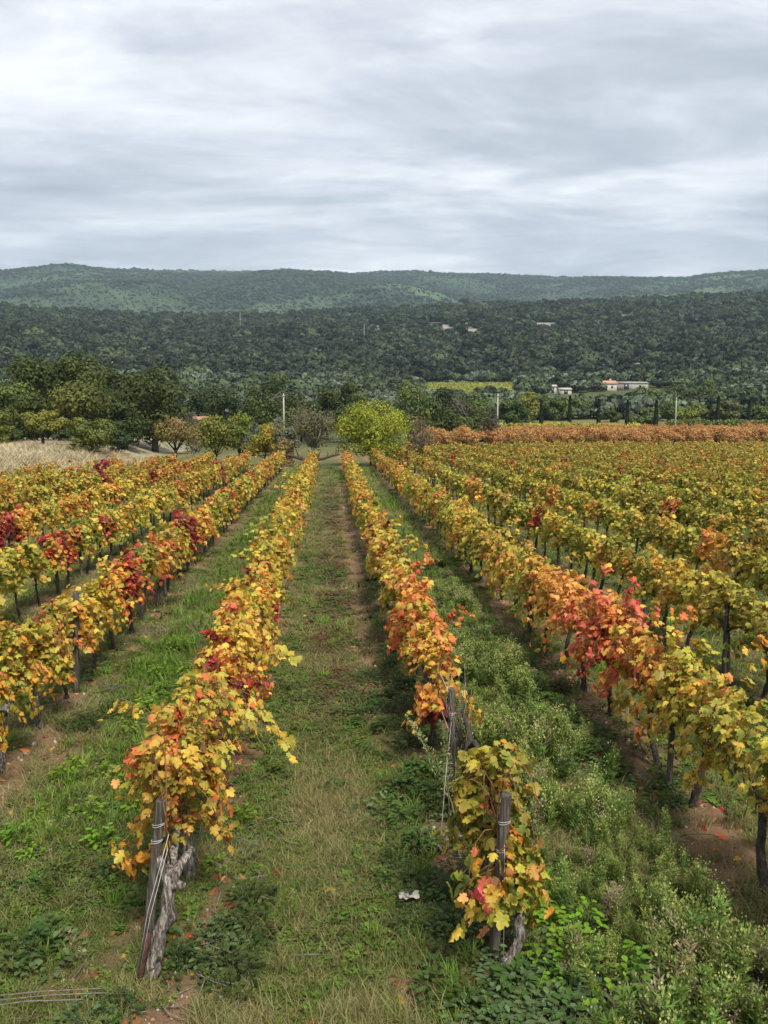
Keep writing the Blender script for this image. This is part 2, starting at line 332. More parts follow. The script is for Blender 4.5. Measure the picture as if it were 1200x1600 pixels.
    b = N(t, 'ShaderNodeBump'); b.inputs['Strength'].default_value = 1.0; b.inputs['Distance'].default_value = 0.05
    t.links.new(math_n(t, 'ADD', f1, math_n(t, 'MULTIPLY', f2, 0.4)), b.inputs['Height']); t.links.new(b.outputs[0], p.inputs['Normal'])
    out = N(t, 'ShaderNodeOutputMaterial'); t.links.new(p.outputs[0], out.inputs[0])
    o = obj('ground', mesh('ground', V, Fq, c, m, True)); o['kind'] = 'structure'; o['label'] = 'vineyard floor running out to the wooded hills'
build_ground()

# ------------------------------------------------------------------ scattering (only for what nobody could count)
def scatter(name, P, rot, scl, idx, sources, label, cat):
    """instances of the source meshes on the points P, as one object of kind stuff"""
    coll = bpy.data.collections.new(name + '_sources')
    for i, me in enumerate(sources): coll.objects.link(bpy.data.objects.new('%s_source_%02d' % (name, i), me))
    n = len(P); me = bpy.data.meshes.new(name); me.vertices.add(n); me.vertices.foreach_set('co', np.asarray(P, np.float32).ravel())
    for an, ty, key, data in (('rot', 'FLOAT_VECTOR', 'vector', rot), ('scl', 'FLOAT_VECTOR', 'vector', scl), ('idx', 'INT', 'value', idx)):
        at_ = me.attributes.new(an, ty, 'POINT'); at_.data.foreach_set(key, np.asarray(data, np.int32 if ty == 'INT' else np.float32).ravel())
    me.update(); o = obj(name, me); tag(o, label, cat, kind='stuff')
    g = bpy.data.node_groups.new(name, 'GeometryNodeTree')
    g.interface.new_socket('Geometry', in_out='INPUT', socket_type='NodeSocketGeometry'); g.interface.new_socket('Geometry', in_out='OUTPUT', socket_type='NodeSocketGeometry')
    gi, go = g.nodes.new('NodeGroupInput'), g.nodes.new('NodeGroupOutput')
    ci = g.nodes.new('GeometryNodeCollectionInfo'); ci.inputs[0].default_value = coll; ci.inputs['Separate Children'].default_value = True; ci.inputs['Reset Children'].default_value = True
    ip = g.nodes.new('GeometryNodeInstanceOnPoints'); ip.inputs['Pick Instance'].default_value = True
    def na(nm, ty):
        a = g.nodes.new('GeometryNodeInputNamedAttribute'); a.data_type = ty; a.inputs[0].default_value = nm
        return next(s for s in a.outputs if s.enabled and s.name == 'Attribute')
    g.links.new(gi.outputs[0], ip.inputs['Points']); g.links.new(ci.outputs[0], ip.inputs['Instance'])
    g.links.new(na('idx', 'INT'), ip.inputs['Instance Index']); g.links.new(na('rot', 'FLOAT_VECTOR'), ip.inputs['Rotation']); g.links.new(na('scl', 'FLOAT_VECTOR'), ip.inputs['Scale'])
    g.links.new(ip.outputs[0], go.inputs[0])
    md = o.modifiers.new('scatter', 'NODES'); md.node_group = g
    return o
def wedge(r0, r1, dens, a0=-29, a1=37):
    a0, a1 = math.radians(a0), math.radians(a1); n = int(0.5 * (a1 - a0) * (r1 * r1 - r0 * r0) * dens)
    r = np.sqrt(rng.random(n) * (r1 * r1 - r0 * r0) + r0 * r0); a = a0 + (a1 - a0) * rng.random(n)
    return r * np.sin(a), r * np.cos(a)

# ------------------------------------------------------------------ leaves
def outline(half):
    R_ = np.array(half, float); L_ = R_[1:-1][::-1] * np.array([-1, 1]); return np.vstack([R_, L_])
_O0 = outline([(0, 0.02), (0.14, -0.13), (0.36, -0.12), (0.42, 0.04), (0.54, 0.16), (0.37, 0.26), (0.55, 0.44), (0.47, 0.60), (0.27, 0.55), (0.26, 0.78), (0, 1.0)])
_O1 = outline([(0, 0.0), (0.32, -0.12), (0.50, 0.14), (0.53, 0.50), (0.25, 0.60), (0, 1.0)])
def leaf_template(level, r=None, curl=0.25):
    if level <= 1:
        O = _O0 if level == 0 else _O1
        P = np.vstack([[0, 0.33], O]); n = len(O)
        F = np.array([[0, 1 + i, 1 + (i + 1) % n] for i in range(n)]); e = np.ones(n + 1); e[0] = 0
    elif level == 2:
        P = np.array([[0, 0], [0.48, 0.15], [0.40, 0.65], [0, 1.0], [-0.40, 0.65], [-0.48, 0.15]], float)
        F = np.array([[0, 1, 2], [0, 2, 3], [0, 3, 4], [0, 4, 5]]); e = np.array([0, 1, 1, 1, 1, 1.0])
    else:
        P = np.array([[0, 0], [0.5, 0.45], [0, 1.0], [-0.5, 0.45]], float); F = np.array([[0, 1, 2], [0, 2, 3]]); e = np.array([0.3, 1, 0.8, 1.0])
    z = -curl * np.abs(P[:, 0]) * 1.1 - curl * 0.9 * (P[:, 1] - 0.33) ** 2
    if r is not None: z = z + (r.random(len(P)) - 0.5) * 0.14
    return np.column_stack([P[:, 0], P[:, 1] - 0.15, z]), F, e
def unit(v): return v / (np.linalg.norm(v, axis=-1, keepdims=True) + 1e-9)
def place_leaves(mb, pos, nrm, tip, size, cc, ce, level, r):
    n = len(pos)
    if n == 0: return
    T, F, e = leaf_template(level); k = len(T)
    nrm = unit(nrm); t = unit(tip - (tip * nrm).sum(1, keepdims=True) * nrm); b = np.cross(t, nrm)
    Tz = np.repeat(T[None], n, 0); Tz[:, :, 2] = Tz[:, :, 2] * (-0.6 + 4.2 * r.random((n, 1))) + (r.random((n, k)) - 0.5) * (0.16 if level < 3 else 0.05)
    V = pos[:, None] + size[:, None, None] * (Tz[:, :, 0:1] * b[:, None] + Tz[:, :, 1:2] * t[:, None] + Tz[:, :, 2:3] * nrm[:, None])
    C = cc[:, None] + (ce - cc)[:, None] * e[None, :, None]
    Fa = (F[None] + (np.arange(n) * k)[:, None, None]).reshape(-1, 3)
    mb.add(V.reshape(-1, 3), Fa, C.reshape(-1, 3))

# ------------------------------------------------------------------ grapevines
PAL = {'green': (0.13, 0.19, 0.035), 'olive': (0.235, 0.235, 0.045), 'ygreen': (0.40, 0.385, 0.05), 'lime': (0.40, 0.39, 0.07), 'yellow': (0.60, 0.43, 0.075),
       'gold': (0.60, 0.34, 0.045), 'orange': (0.58, 0.19, 0.030), 'peach': (0.66, 0.33, 0.10), 'pink': (0.70, 0.16, 0.11), 'red': (0.42, 0.045, 0.04),
       'dark': (0.135, 0.018, 0.022), 'brown': (0.24, 0.105, 0.04)}
EDGE = {'green': 'ygreen', 'olive': 'gold', 'ygreen': 'yellow', 'lime': 'yellow', 'yellow': 'gold', 'gold': 'orange', 'orange': 'pink', 'peach': 'orange', 'pink': 'red', 'red': 'dark', 'dark': 'dark', 'brown': 'brown'}
PNAMES = list(PAL)
MIX = {'gold':   {'yellow': .34, 'gold': .12, 'ygreen': .24, 'lime': .12, 'orange': .04, 'olive': .08, 'green': .05, 'brown': .03, 'peach': .04},
       'green':  {'ygreen': .36, 'green': .19, 'olive': .16, 'yellow': .14, 'lime': .13, 'gold': .02},
       'olive':  {'olive': .32, 'green': .24, 'ygreen': .30, 'yellow': .09, 'gold': .03, 'orange': .01, 'brown': .01},
       'orange': {'orange': .22, 'gold': .22, 'yellow': .22, 'peach': .20, 'pink': .05, 'ygreen': .07, 'brown': .02},
       'amber':  {'gold': .24, 'peach': .20, 'yellow': .30, 'orange': .10, 'ygreen': .13, 'pink': .03},
       'rust':   {'orange': .30, 'red': .22, 'gold': .14, 'brown': .10, 'dark': .10, 'ygreen': .14},
       'red':    {'red': .50, 'dark': .30, 'pink': .08, 'orange': .08, 'ygreen': .04},
       'pink':   {'pink': .30, 'peach': .26, 'orange': .16, 'red': .06, 'yellow': .14, 'gold': .08},
       'bronze': {'yellow': .26, 'ygreen': .26, 'gold': .10, 'orange': .09, 'brown': .08, 'peach': .08, 'olive': .13},
       'deep':   {'green': .34, 'olive': .30, 'ygreen': .22, 'brown': .05, 'gold': .05, 'orange': .04},
       'goldred': {'yellow': .28, 'gold': .22, 'ygreen': .20, 'red': .16, 'dark': .06, 'orange': .08}}
WORD = {'bronze': 'bronze and yellow', 'gold': 'golden yellow', 'green': 'yellow-green', 'olive': 'olive green', 'orange': 'orange', 'amber': 'amber yellow', 'rust': 'rust red and orange', 'red': 'deep red', 'pink': 'pinkish red', 'goldred': 'yellow and red'}

def vine_leaves(r, mixname, nshoot, per, H=0.95, Wd=0.34, L=1.15, z0=0.72, size=0.115, droop=0.25, wild=0.12):
    """leaf positions, normals, tip directions, sizes and palette indices along the shoots of one vine; also the shoots"""
    mx = MIX[mixname]; names = list(mx); w = np.array([mx[k] for k in names]); w /= w.sum()
    P, Nn, T, S, Ci, shoots = [], [], [], [], [], []
    for s in range(nshoot):
        y0 = (r.random() - 0.5) * L; side = 1 if s % 2 else -1; u = r.random()
        if u < droop: h, wd, a, b = 0.12 + 0.30 * r.random(), Wd * (0.75 + 0.55 * r.random()), 2.4, 2.9
        elif u > 1 - wild: h, wd, a, b = H * (1.15 + 0.35 * r.random()), Wd * (0.4 + 1.3 * r.random()), 2.0, 1.25
        else: h, wd, a, b = H * (0.72 + 0.4 * r.random()), Wd * (0.15 + 0.9 * r.random()), 2.5, 1.9 + 0.5 * r.random()
        ly = (r.random() - 0.5) * 0.6; zb = z0 + (r.random() - 0.5) * 0.16; ph = r.random(3) * 6.28
        def path(t):
            t = np.asarray(t, float)
            return np.stack([side * wd * t ** 1.2 + 0.03 * np.sin(5 * t + ph[0]), y0 + ly * t + 0.04 * np.sin(6 * t + ph[1]), zb + h * (a * t - b * t * t)], -1)
        shoots.append(path(np.linspace(0, 1, 7)))
        sc_i = r.choice(len(names), p=w); n = int(per * (0.7 + 0.6 * r.random()) * (0.55 if u > 1 - wild else 1.0))
        t = 0.08 + 0.92 * np.sort(r.random(n)); p = path(t) + (r.random((n, 3)) - 0.5) * np.array([0.13, 0.16, 0.12])
        outd = np.column_stack([p[:, 0] * 2.3, (r.random(n) - 0.5) * 0.9, (p[:, 2] - z0 - 0.05) * 1.1 + 0.18])
        Nn.append(unit(outd) + (r.random((n, 3)) - 0.5) * 1.7)
        T.append(np.column_stack([np.sign(p[:, 0]) * 0.45 + (r.random(n) - .5), (r.random(n) - 0.5) * 1.5, -0.9 + 0.7 * (r.random(n) - 0.5)]))
        P.append(p); S.append(size * (0.55 + 0.75 * r.random(n)))
        ci = np.where(r.random(n) < 0.55, sc_i, r.choice(len(names), size=n, p=w)); Ci.append(np.array([PNAMES.index(names[q]) for q in ci]))
    return np.concatenate(P), np.concatenate(Nn), np.concatenate(T), np.concatenate(S), np.concatenate(Ci), shoots
PAL = {q: tuple(1.04 * c for c in w_) for q, w_ in PAL.items()}
PALA = np.array([PAL[k] for k in PNAMES]); EDGA = np.array([PAL[EDGE[k]] for k in PNAMES])
def leaf_colours(r, ci):
    n = len(ci); f = (0.72 + 0.5 * r.random(n))[:, None]
    return PALA[ci] * f, (PALA[ci] * 0.65 + EDGA[ci] * 0.35) * f * 0.97

LEAF_BANK = {}
def leaf_mesh(ci, shape):
    if (ci, shape) not in LEAF_BANK:
        r = np.random.default_rng(900 + ci * 10 + shape)
        T, F, e = leaf_template(0, r, (0.05, 0.3, 0.55, 0.8, 1.05, -0.35, 0.45)[shape]); T = T * np.array([(1, 0.95, 0.85, 0.75, 0.62, 0.9, 1.05)[shape], 1, 1]); T[:, 2] += (r.random(len(T)) - .5) * 0.12
        c = PALA[ci][None] + (EDGA[ci] - PALA[ci])[None] * (e * (0.1 + 0.55 * r.random(len(e))))[:, None]
        LEAF_BANK[ci, shape] = mesh('leaf', T, F, c, M_leaf)
    return LEAF_BANK[ci, shape]
from mathutils import Matrix, Vector
def leaf_objects(root, r, pos, nrm, tip, size, ci):
    nrm = unit(nrm); t = unit(tip - (tip * nrm).sum(1, keepdims=True) * nrm); b = np.cross(t, nrm)
    for i in range(len(pos)):
        o = bpy.data.objects.new('leaf', leaf_mesh(int(ci[i]), int(r.integers(7)))); COL.objects.link(o); o.parent = root
        s = size[i]
        o.matrix_local = Matrix(((b[i, 0] * s, t[i, 0] * s, nrm[i, 0] * s, pos[i, 0]), (b[i, 1] * s, t[i, 1] * s, nrm[i, 1] * s, pos[i, 1]), (b[i, 2] * s, t[i, 2] * s, nrm[i, 2] * s, pos[i, 2]), (0, 0, 0, 1)))
def trunk_points(r, h=0.72, lean=0.12, n=9):
    t = np.linspace(0, 1, n); a = r.random() * 6.28; ph = r.random(4) * 6.28
    ly = (r.random() - 0.5) * 2 * lean; lx = (r.random() - 0.5) * lean
    return np.column_stack([lx * t + 0.022 * np.sin(5 * t + ph[0]) * t, ly * (t - 1) * -1 * -1 + 0.03 * np.sin(6 * t + ph[1]) * (1 - t * 0.3), -0.05 + (h + 0.05) * t])
def trunk_mesh(r, mat, h=0.72, rad=0.032, sides=9, lean=0.24, arms=True):
    mb = MB(); P = trunk_points(r, h, lean); t = np.linspace(0, 1, len(P))
    Rr = rad * (1.25 - 0.55 * t + 0.55 * np.clip(t - 0.72, 0, 1) / 0.28 + 0.35 * np.exp(-(t / 0.08) ** 2)) * (0.85 + 0.3 * r.random(len(P)))
    mb.add(*tube(P, Rr, sides, r, 0.22))
    if arms:
        for s in (-1, 1):
            e = P[-1]; L = 0.32 + 0.16 * r.random()
            Q = np.array([e + np.array([0, 0, -0.05]), e + np.array([0.03 * (r.random() - .5), s * L * 0.4, 0.06]), e + np.array([0.06 * (r.random() - .5), s * L, 0.10 + 0.05 * r.random()])])
            mb.add(*tube(Q, [rad * 0.95, rad * 0.62, rad * 0.4], max(5, sides - 3), r, 0.2))
    return mb.build('trunk', mat, True)
TRUNKS = [trunk_mesh(np.random.default_rng(40 + i), M_vinebark_dark, 0.64 + 0.05 * (i % 3), 0.026 + 0.003 * (i % 4), 7) for i in range(8)]

OVERRIDE = {  # (row, depth) -> colour of that vine
    (0, 5.2): 'bronze', (0, 6.4): 'bronze', (0, 7.5): 'gold', (0, 8.7): 'goldred', (0, 13.2): 'goldred', (0, 9.9): 'amber', (0, 11): 'amber',
    (-1, 12.8): 'goldred', (-1, 13.9): 'rust', (-1, 10.4): 'gold', (-1, 11.6): 'gold', (-2, 21): 'red', (-2, 17): 'rust', (-2, 18.2): 'rust', (-3, 21): 'red', (-3, 20): 'red', (-2, 13): 'green', (-2, 14.2): 'green',
    (1, 8.8): 'orange', (1, 9.9): 'amber', (1, 11): 'orange', (1, 12.2): 'orange', (1, 13.3): 'gold',
    (2, 6.1): 'green', (2, 7.5): 'gold', (2, 8.7): 'orange', (2, 9.7): 'pink', (2, 10.7): 'pink', (2, 12): 'amber', (2, 13): 'amber', (2, 14.2): 'green',
    (3, 11): 'green', (3, 12.1): 'gold', (3, 13.2): 'gold', (3, 22): 'rust', (4, 16): 'orange'}
def pick_mix(k, y, r):
    for (kk, yy), v in OVERRIDE.items():
        if kk == k and abs(yy - y) < 0.56: return v
    u = r.random()
    if k == 0: return 'gold' if u < .72 else 'green' if u < .82 else 'amber' if u < .93 else 'goldred'
    if k == 1: return 'amber' if u < .22 else 'gold' if u < .72 else 'green' if u < .88 else 'orange' if u < .96 else 'goldred'
    if k < 0: return 'gold' if u < .60 else 'green' if u < .78 else 'amber' if u < .87 else 'orange' if u < .92 else 'rust' if u < .955 else 'red' if u < .975 else 'goldred'
    if k == 2: return 'gold' if u < .40 else 'green' if u < .82 else 'amber' if u < .93 else 'olive'
    return 'olive' if u < .38 else 'green' if u < .78 else 'gold' if u < .91 else 'amber' if u < .95 else 'rust' if u < .972 else 'red' if u < .985 else 'goldred'

# every vine of the vineyard: row, position, whether it is in the picture
VINES = []
vr = np.random.default_rng(99)
for k in range(K_MIN, K_MAX + 1):
    y = {0: 5.2, 1: 8.75, 2: 6.1, -1: 9.5}.get(k, 5.0 + vr.random() * 0.8)
    if k == 2: ys_front = [3.9, 5.0]
    elif k == -1: ys_front = [8.35]
    else: ys_front = []
    ys = list(ys_front)
    while y < row_far(k): ys.append(y); y += 1.12 + (vr.random() - 0.5) * 0.14
    for yv in ys:
        if k > 1 and vr.random() < 0.015 and yv > 14: continue
        x = row_x(k) + (vr.random() - 0.5) * 0.10; u, v, f = project((x, yv, 0.95)); dist = math.hypot(x, yv)
        m_ = 0.55 * FPX / max(f, 0.5)
        VINES.append(dict(k=k, x=x, y=yv, d=dist, inview=(f > 1 and -m_ * 0.6 < u < 1200 + m_ * 0.6 and v < 1600 + m_), mix=pick_mix(k, yv, vr)))
VINES.append(dict(k=1, x=1.12, y=5.45, d=5.5, inview=True, mix='olive', lone=True))
seen = sorted([v for v in VINES if v['inview']], key=lambda v: v['d'])
near300 = seen[:300]
for v in near300: v['single'] = True
ORD = ['first', 'second', 'third', 'fourth', 'fifth', 'sixth', 'seventh', 'eighth', 'ninth', 'tenth', 'eleventh', 'twelfth', 'thirteenth', 'fourteenth', 'fifteenth', 'sixteenth', 'seventeenth', 'eighteenth', 'nineteenth', 'twentieth']
TENS = {20: 'twenty', 30: 'thirty', 40: 'forty'}
def ordinal(i): return ORD[i - 1] if i <= 20 else (TENS[i // 10 * 10] + '-' + ORD[i % 10 - 1] if i % 10 else {30: 'thirtieth', 40: 'fortieth'}[i])
def row_phrase(k):
    if k == 0: return "row along the path's left edge"
    if k == 1: return "row along the path's right edge"
    return ('%s row left of the path' % ordinal(1 - k)) if k < 0 else ('%s row right of the path' % ordinal(k))
count = {}
def build_vine(v, i):
    r = np.random.default_rng(1000 + i); k, d = v['k'], v['d']; count[k] = count.get(k, 0) + 1
    label = '%s grapevine, %s from camera, %s' % (WORD[v['mix']], ordinal(count[k]), row_phrase(k))
    if v.get('lone'): label = 'lone bushy olive green grapevine on a post before the gap beside the path'
    root = thing('grapevine', label, 'grapevine', (v['x'], v['y'], gz(v['x'], v['y'])), 'grapevines in the vineyard rows')
    hero = d < 10.3 and v['inview']
    if v.get('lone'):
        P, Nn, T, S, Ci, sh = vine_leaves(r, 'deep', 22, 38, 0.78, 0.25, 0.40, 0.68, 0.088, 0.34, 0.03)
        P2, N2, T2, S2, C2, sh2 = vine_leaves(r, 'orange', 6, 12, 0.12, 0.26, 0.4, 0.66, 0.080, 0.8, 0); P2[:, 1] -= 0.22
        P3, N3, T3, S3, C3, sh3 = vine_leaves(r, 'deep', 7, 16, 0.10, 0.22, 0.3, 0.42, 0.078, 0.8, 0); P3[:, 1] -= 0.25
        P[:, 1] += np.where((P[:, 2] > 0.88) & (P[:, 1] < 0), 0.24, 0.0); P, Nn, T, S, Ci = [np.concatenate(q) for q in ((P, P2, P3), (Nn, N2, N3), (T, T2, T3), (S, S2, S3), (Ci, C2, C3))]; sh = sh + sh2
    else:
        big = {0: 1.0, 1: 0.92, 2: 1.08}.get(k, 0.88 if k < 0 else 0.92)
        wid = {0: 0.32, 1: 0.28, 2: 0.36}.get(k, 0.27)
        dens = 1.0 if d < 16 else 0.9 if d < 26 else 0.75
        P, Nn, T, S, Ci, sh = vine_leaves(r, v['mix'], int((24 if k != 1 else 20) * (0.85 + 0.3 * r.random())), (46 if d < 10.3 else 36 if d < 15 else 28) * dens, (0.74 + 0.22 * r.random()) * big, wid * (0.85 + 0.3 * r.random()), 1.25, 0.72 if k < 2 else 0.64, (0.073 if d < 10.3 else 0.080 if d < 15 else 0.092) / dens ** 0.55, 0.38, 0.06 if k in (0, 1, 2) else 0.03)
        if k == 1 and 8.6 < v['y'] < 8.9:          # red leaves hanging low at the start of the row
            P2, N2, T2, S2, C2, sh2 = vine_leaves(r, 'red', 7, 15, 0.14, 0.20, 0.4, 0.50, 0.08, 0.7, 0); P2[:, 1] -= 0.35
            P, Nn, T, S, Ci = [np.concatenate(q) for q in ((P, P2), (Nn, N2), (T, T2), (S, S2), (Ci, C2))]; sh = sh + [q + np.array([0, -0.35, 0]) for q in sh2]
        if k == 0 and v['y'] < 5.3:
            P[:, 1] += 0.62; P[:, 0] += 0.10; sh = [q + np.array([0.10, 0.62, 0]) for q in sh]
            ok = (P[:, 1] > 0.16) | ((P[:, 0] > 0.20) & (r.random(len(P)) < 0.6)); P, Nn, T, S, Ci = P[ok], Nn[ok], T[ok], S[ok], Ci[ok]
    if k == 0 and (8.2 < v['y'] < 9.3 or 10.2 < v['y'] < 11.3):        # a loose shoot hanging over the path
        n = 24; t = np.linspace(0.05, 1, n); low = v['y'] < 9.5
        X = np.column_stack([0.22 + (0.50 if low else 0.42) * t, -0.05 - (0.55 if low else 0.1) * t, (0.72 - 0.42 * t ** 1.6) if low else (0.66 - 0.18 * t * t)])
        sh.append(X[::4]); P = np.vstack([P, X + (r.random((n, 3)) - .5) * 0.09]); Nn = np.vstack([Nn, np.array([[0.25, -0.7, 0.6]]) + (r.random((n, 3)) - .5) * 1.1]); T = np.vstack([T, np.array([[0.3, 0, -1.0]]) + (r.random((n, 3)) - .5)])
        S = np.concatenate([S, 0.06 + 0.05 * r.random(n)]); Ci = np.concatenate([Ci, np.where(r.random(n) < .6, PNAMES.index('lime'), PNAMES.index('yellow'))])
    if hero:
        keep = np.arange(len(P)); sc_ = np.abs(P[:, 0]) * 1.2 + P[:, 2] * 0.5 - P[:, 1] * 0.35 + r.random(len(P)) * 0.25      # outermost leaves stand alone
        keep = np.argsort(-sc_)[:290]; rest = np.setdiff1d(np.arange(len(P)), keep)
        leaf_objects(root, r, P[keep], Nn[keep], T[keep], S[keep], Ci[keep])
        P, Nn, T, S, Ci = P[rest], Nn[rest], T[rest], S[rest], Ci[rest]
        mb = MB()
        for q in sh: mb.add(*tube(q, np.linspace(0.0055, 0.0025, len(q)), 4))
        obj('canes', mb.build('canes', M_cane), root)['kind'] = 'stuff'
        if k == 0 and v['y'] < 5.3:
            tm = MB(); Q = np.array([[-0.03, -0.02, -0.06], [0.0, 0, 0.06], [0.03, 0, 0.18], [0.05, 0.01, 0.30], [0.11, 0.02, 0.40], [0.10, 0.03, 0.50], [0.12, 0.04, 0.62], [0.10, 0.05, 0.70]])
            tm.add(*tube(Q, [0.062, 0.052, 0.046, 0.046, 0.052, 0.046, 0.056, 0.05], 14, r, 0.2))
            for e in ([0.24, 0.25, 0.74], [0.10, 0.5, 0.82], [0.05, 0.02, 0.82], [0.22, 0.02, 0.60]): tm.add(*tube(np.array([[0.11, 0.03, 0.58], (np.array([0.11, 0.03, 0.58]) + e) / 2 + [0, 0, 0.03], e]), [0.042, 0.032, 0.022], 8, r, 0.2))
            obj('trunk', tm.build('trunk', M_vinebark, True), root)
        else: obj('trunk', trunk_mesh(r, M_vinebark if (k <= 0 or v.get('lone')) else M_vinebark_dark, 0.74 if k < 2 else 0.66, 0.042 if k <= 0 else 0.032, 12, 0.3 if not v.get('lone') else 0.2), root)
    else:
        obj('trunk', TRUNKS[i % 8], root, (0, 0, 0), 0 if i % 2 else math.pi)
    if len(P):
        cc, ce = leaf_colours(r, Ci); mb = MB()
        place_leaves(mb, P, Nn, T, S, cc, ce, 0 if hero else 1 if d < 15 else 2, r)
        fo = obj('foliage', mb.build('foliage', M_leaf), root); fo['kind'] = 'stuff'
for i, v in enumerate(near300): build_vine(v, i)
# the vines beyond those, as one mass
mb = MB(); mbt = MB()
for i, v in enumerate(VINES):
    if v.get('single'): continue
    if not v['inview'] and (v['d'] > 45 or abs(math.degrees(math.atan2(v['x'], v['y'])) - 4) > 40): continue
    r = np.random.default_rng(5000 + i); far = v['d'] > 55
    P, Nn, T, S, Ci, sh = vine_leaves(r, v['mix'], 14, 14 if not far else 10, 0.74 + 0.2 * r.random(), 0.29, 1.25, 0.70, 0.135 if not far else 0.165, 0.32, 0.03) if v['d'] > 14 else vine_leaves(r, v['mix'], 22, 34, 0.8, 0.31, 1.25, 0.70, 0.08, 0.36, 0.05)
    o_ = np.array([v['x'], v['y'], gz(v['x'], v['y'])]); cc, ce = leaf_colours(r, Ci)
    place_leaves(mb, P + o_, Nn, T, S, cc, ce, 3 if v['d'] > 14 else 1, r)
    mbt.add(*tube(np.array([[0, 0, -0.03], [0.03, 0.05, 0.4], [0, 0, 0.8]]) + o_, [0.04, 0.03, 0.04], 4))
fv = thing('distant_vine_mass', 'far rows of yellow, green and rust vines merging towards the orchard', 'vines', (0, 0, 0)); fv['kind'] = 'stuff'
o = obj('foliage', mb.build('foliage', M_leaf), fv); o['kind'] = 'stuff'; o = obj('trunks', mbt.build('trunks', M_vinebark_dark), fv); o['kind'] = 'stuff'

# ------------------------------------------------------------------ posts, stakes, wires
def post_mesh(r, h, rad, lx=0.0, ly=0.0, sides=12):
    z = np.concatenate([np.linspace(-0.1, h - 0.02, 8), [h - 0.004, h]]); t = z / h
    P = np.column_stack([lx * t, ly * t, z]); R_ = rad * (1.02 - 0.06 * t); R_[-2] *= 0.97; R_[-1] *= 0.86
    V, F = tube(P, R_, sides, r, 0.055); return mesh('stake', V, F, None, M_post, True)
def ring_mesh(rad, z, lx, ly, wire=0.0022):
    mb = MB()
    for q in range(2):
        a = np.linspace(0, 2 * math.pi, 13); P = np.column_stack([lx + rad * np.cos(a), ly + rad * np.sin(a), z + q * 0.008 + 0.008 * np.cos(a + q)]); mb.add(*tube(P, wire, 4))
    return mb.build('wire_wrap', M_wire)
def post(label, x, y, h, rad, lx=0, ly=0, wraps=(), seed=0):
    root = thing('vineyard_post', label, 'post', (x, y, gz(x, y)), 'wooden vineyard posts')
    obj('stake', post_mesh(np.random.default_rng(300 + seed), h, rad, lx, ly), root)
    for z in wraps: obj('wire_wrap', ring_mesh(rad * 1.06, z, lx * z / h, ly * z / h), root)
    return root
post('weathered round end post wrapped in wire at the near end of the left path row', -1.25, 5.24, 1.20, 0.035, 0.14, -0.02, (0.92, 1.03), 1)
post('grey round post standing in the lone olive green vine before the gap', 1.09, 5.22, 1.20, 0.038, 0.06, -0.06, (0.80, 1.0), 2)
post('slim grey post at the start of the vines after the gap', 1.12, 7.35, 1.20, 0.030, -0.02, -0.05, (0.95,), 3)
post('thin grey post under the yellow vine in the second row right of the path', 3.36, 7.72, 1.05, 0.030, 0.02, 0.0, (0.8,), 4)
post('pale cracked post between the first two vines of the second row left of path', -3.42, 11.05, 1.38, 0.042, 0.05, 0.0, (1.2,), 5)
post('dark post beneath the last near vine of the third row right of path', 5.62, 11.2, 1.1, 0.034, 0.0, 0.0, (0.9,), 6)
pi_ = 7
for k, y, t_ in ((0, 11.0, 'left path row'), (0, 17.0, 'left path row'), (1, 13.2, 'right path row'), (1, 19.0, 'right path row'), (2, 13.6, 'second row right'), (2, 19.5, 'second row right'), (-1, 17.2, 'second row left'), (-1, 23, 'second row left'), (-2, 19.2, 'third row left'), (3, 17.3, 'third row right')):
    post('wooden post mostly hidden in the foliage of the %s, %s' % (t_, 'nearer one' if y in (11.0, 13.2, 13.6, 17.2) else 'farther one' if k not in (-2, 3) else 'midway along'), row_x(k), y, 1.25, 0.034, (random.random() - .5) * .08, 0, (0.9,), pi_); pi_ += 1
def stake(label, x, y, h, lx, ly, rad):
    t = np.linspace(0, 1, 4); P = np.column_stack([lx * t, ly * t, -0.06 + (h + 0.06) * t]); V, F = tube(P, rad, 5)
    tag(obj('iron_stake', mesh('iron_stake', V, F, None, M_rust), None, (x, y, gz(x, y))), label, 'stake')
stake('short rusty iron stake leaning beside the left end post', -1.27, 5.10, 0.34, 0.07, 0.03, 0.020)
stake('rusty iron stake leaning against the dead vine in the gap', 1.05, 7.12, 0.62, 0.17, 0.12, 0.018)
def wires(label, name, segs):
    root = thing(name, label, 'wire', (0, 0, 0), 'trellis wires')
    for P in segs:
        V, F = tube(P, 0.0022, 4); obj('strand', mesh('strand', V, F, None, M_wire), root)
WL = {0: 'first row left of path', 1: 'row right of path', 2: 'second row right', -1: 'second row left', -2: 'third row left', 3: 'third row right'}
for k, y0 in ((0, 5.2), (1, 7.35), (2, 3.9), (-1, 4.9), (-2, 8.0), (3, 8.0)):
    segs = []
    for z in (0.72, 1.08):
        ys = np.arange(y0, 36.1, 3.0 if y0 < 6 else 4.0); P = np.column_stack([row_x(k) + 0.02 * np.sin(ys * 3), ys, z - 0.015 * (np.arange(len(ys)) % 2) + 0.0 * ys]); segs.append(P)
    if k == 0:
        segs.append(np.array([[-1.06, 5.20, 1.02], [-1.19, 5.11, 0.55], [-1.27, 5.08, 0.12]])); segs.append(np.array([[-1.07, 5.20, 0.92], [-1.18, 5.12, 0.5], [-1.25, 5.09, 0.14]]))
    if k == 1:
        segs.append(np.array([[1.14, 5.16, 1.0], [1.13, 5.08, 0.5], [1.12, 5.04, 0.02]])); segs.append(np.array([[1.12, 7.32, 1.1], [1.0, 6.95, 0.55], [0.92, 6.7, 0.02]]))
    wires('thin galvanised trellis wires strung along the %s' % WL[k], 'trellis_wire', segs)

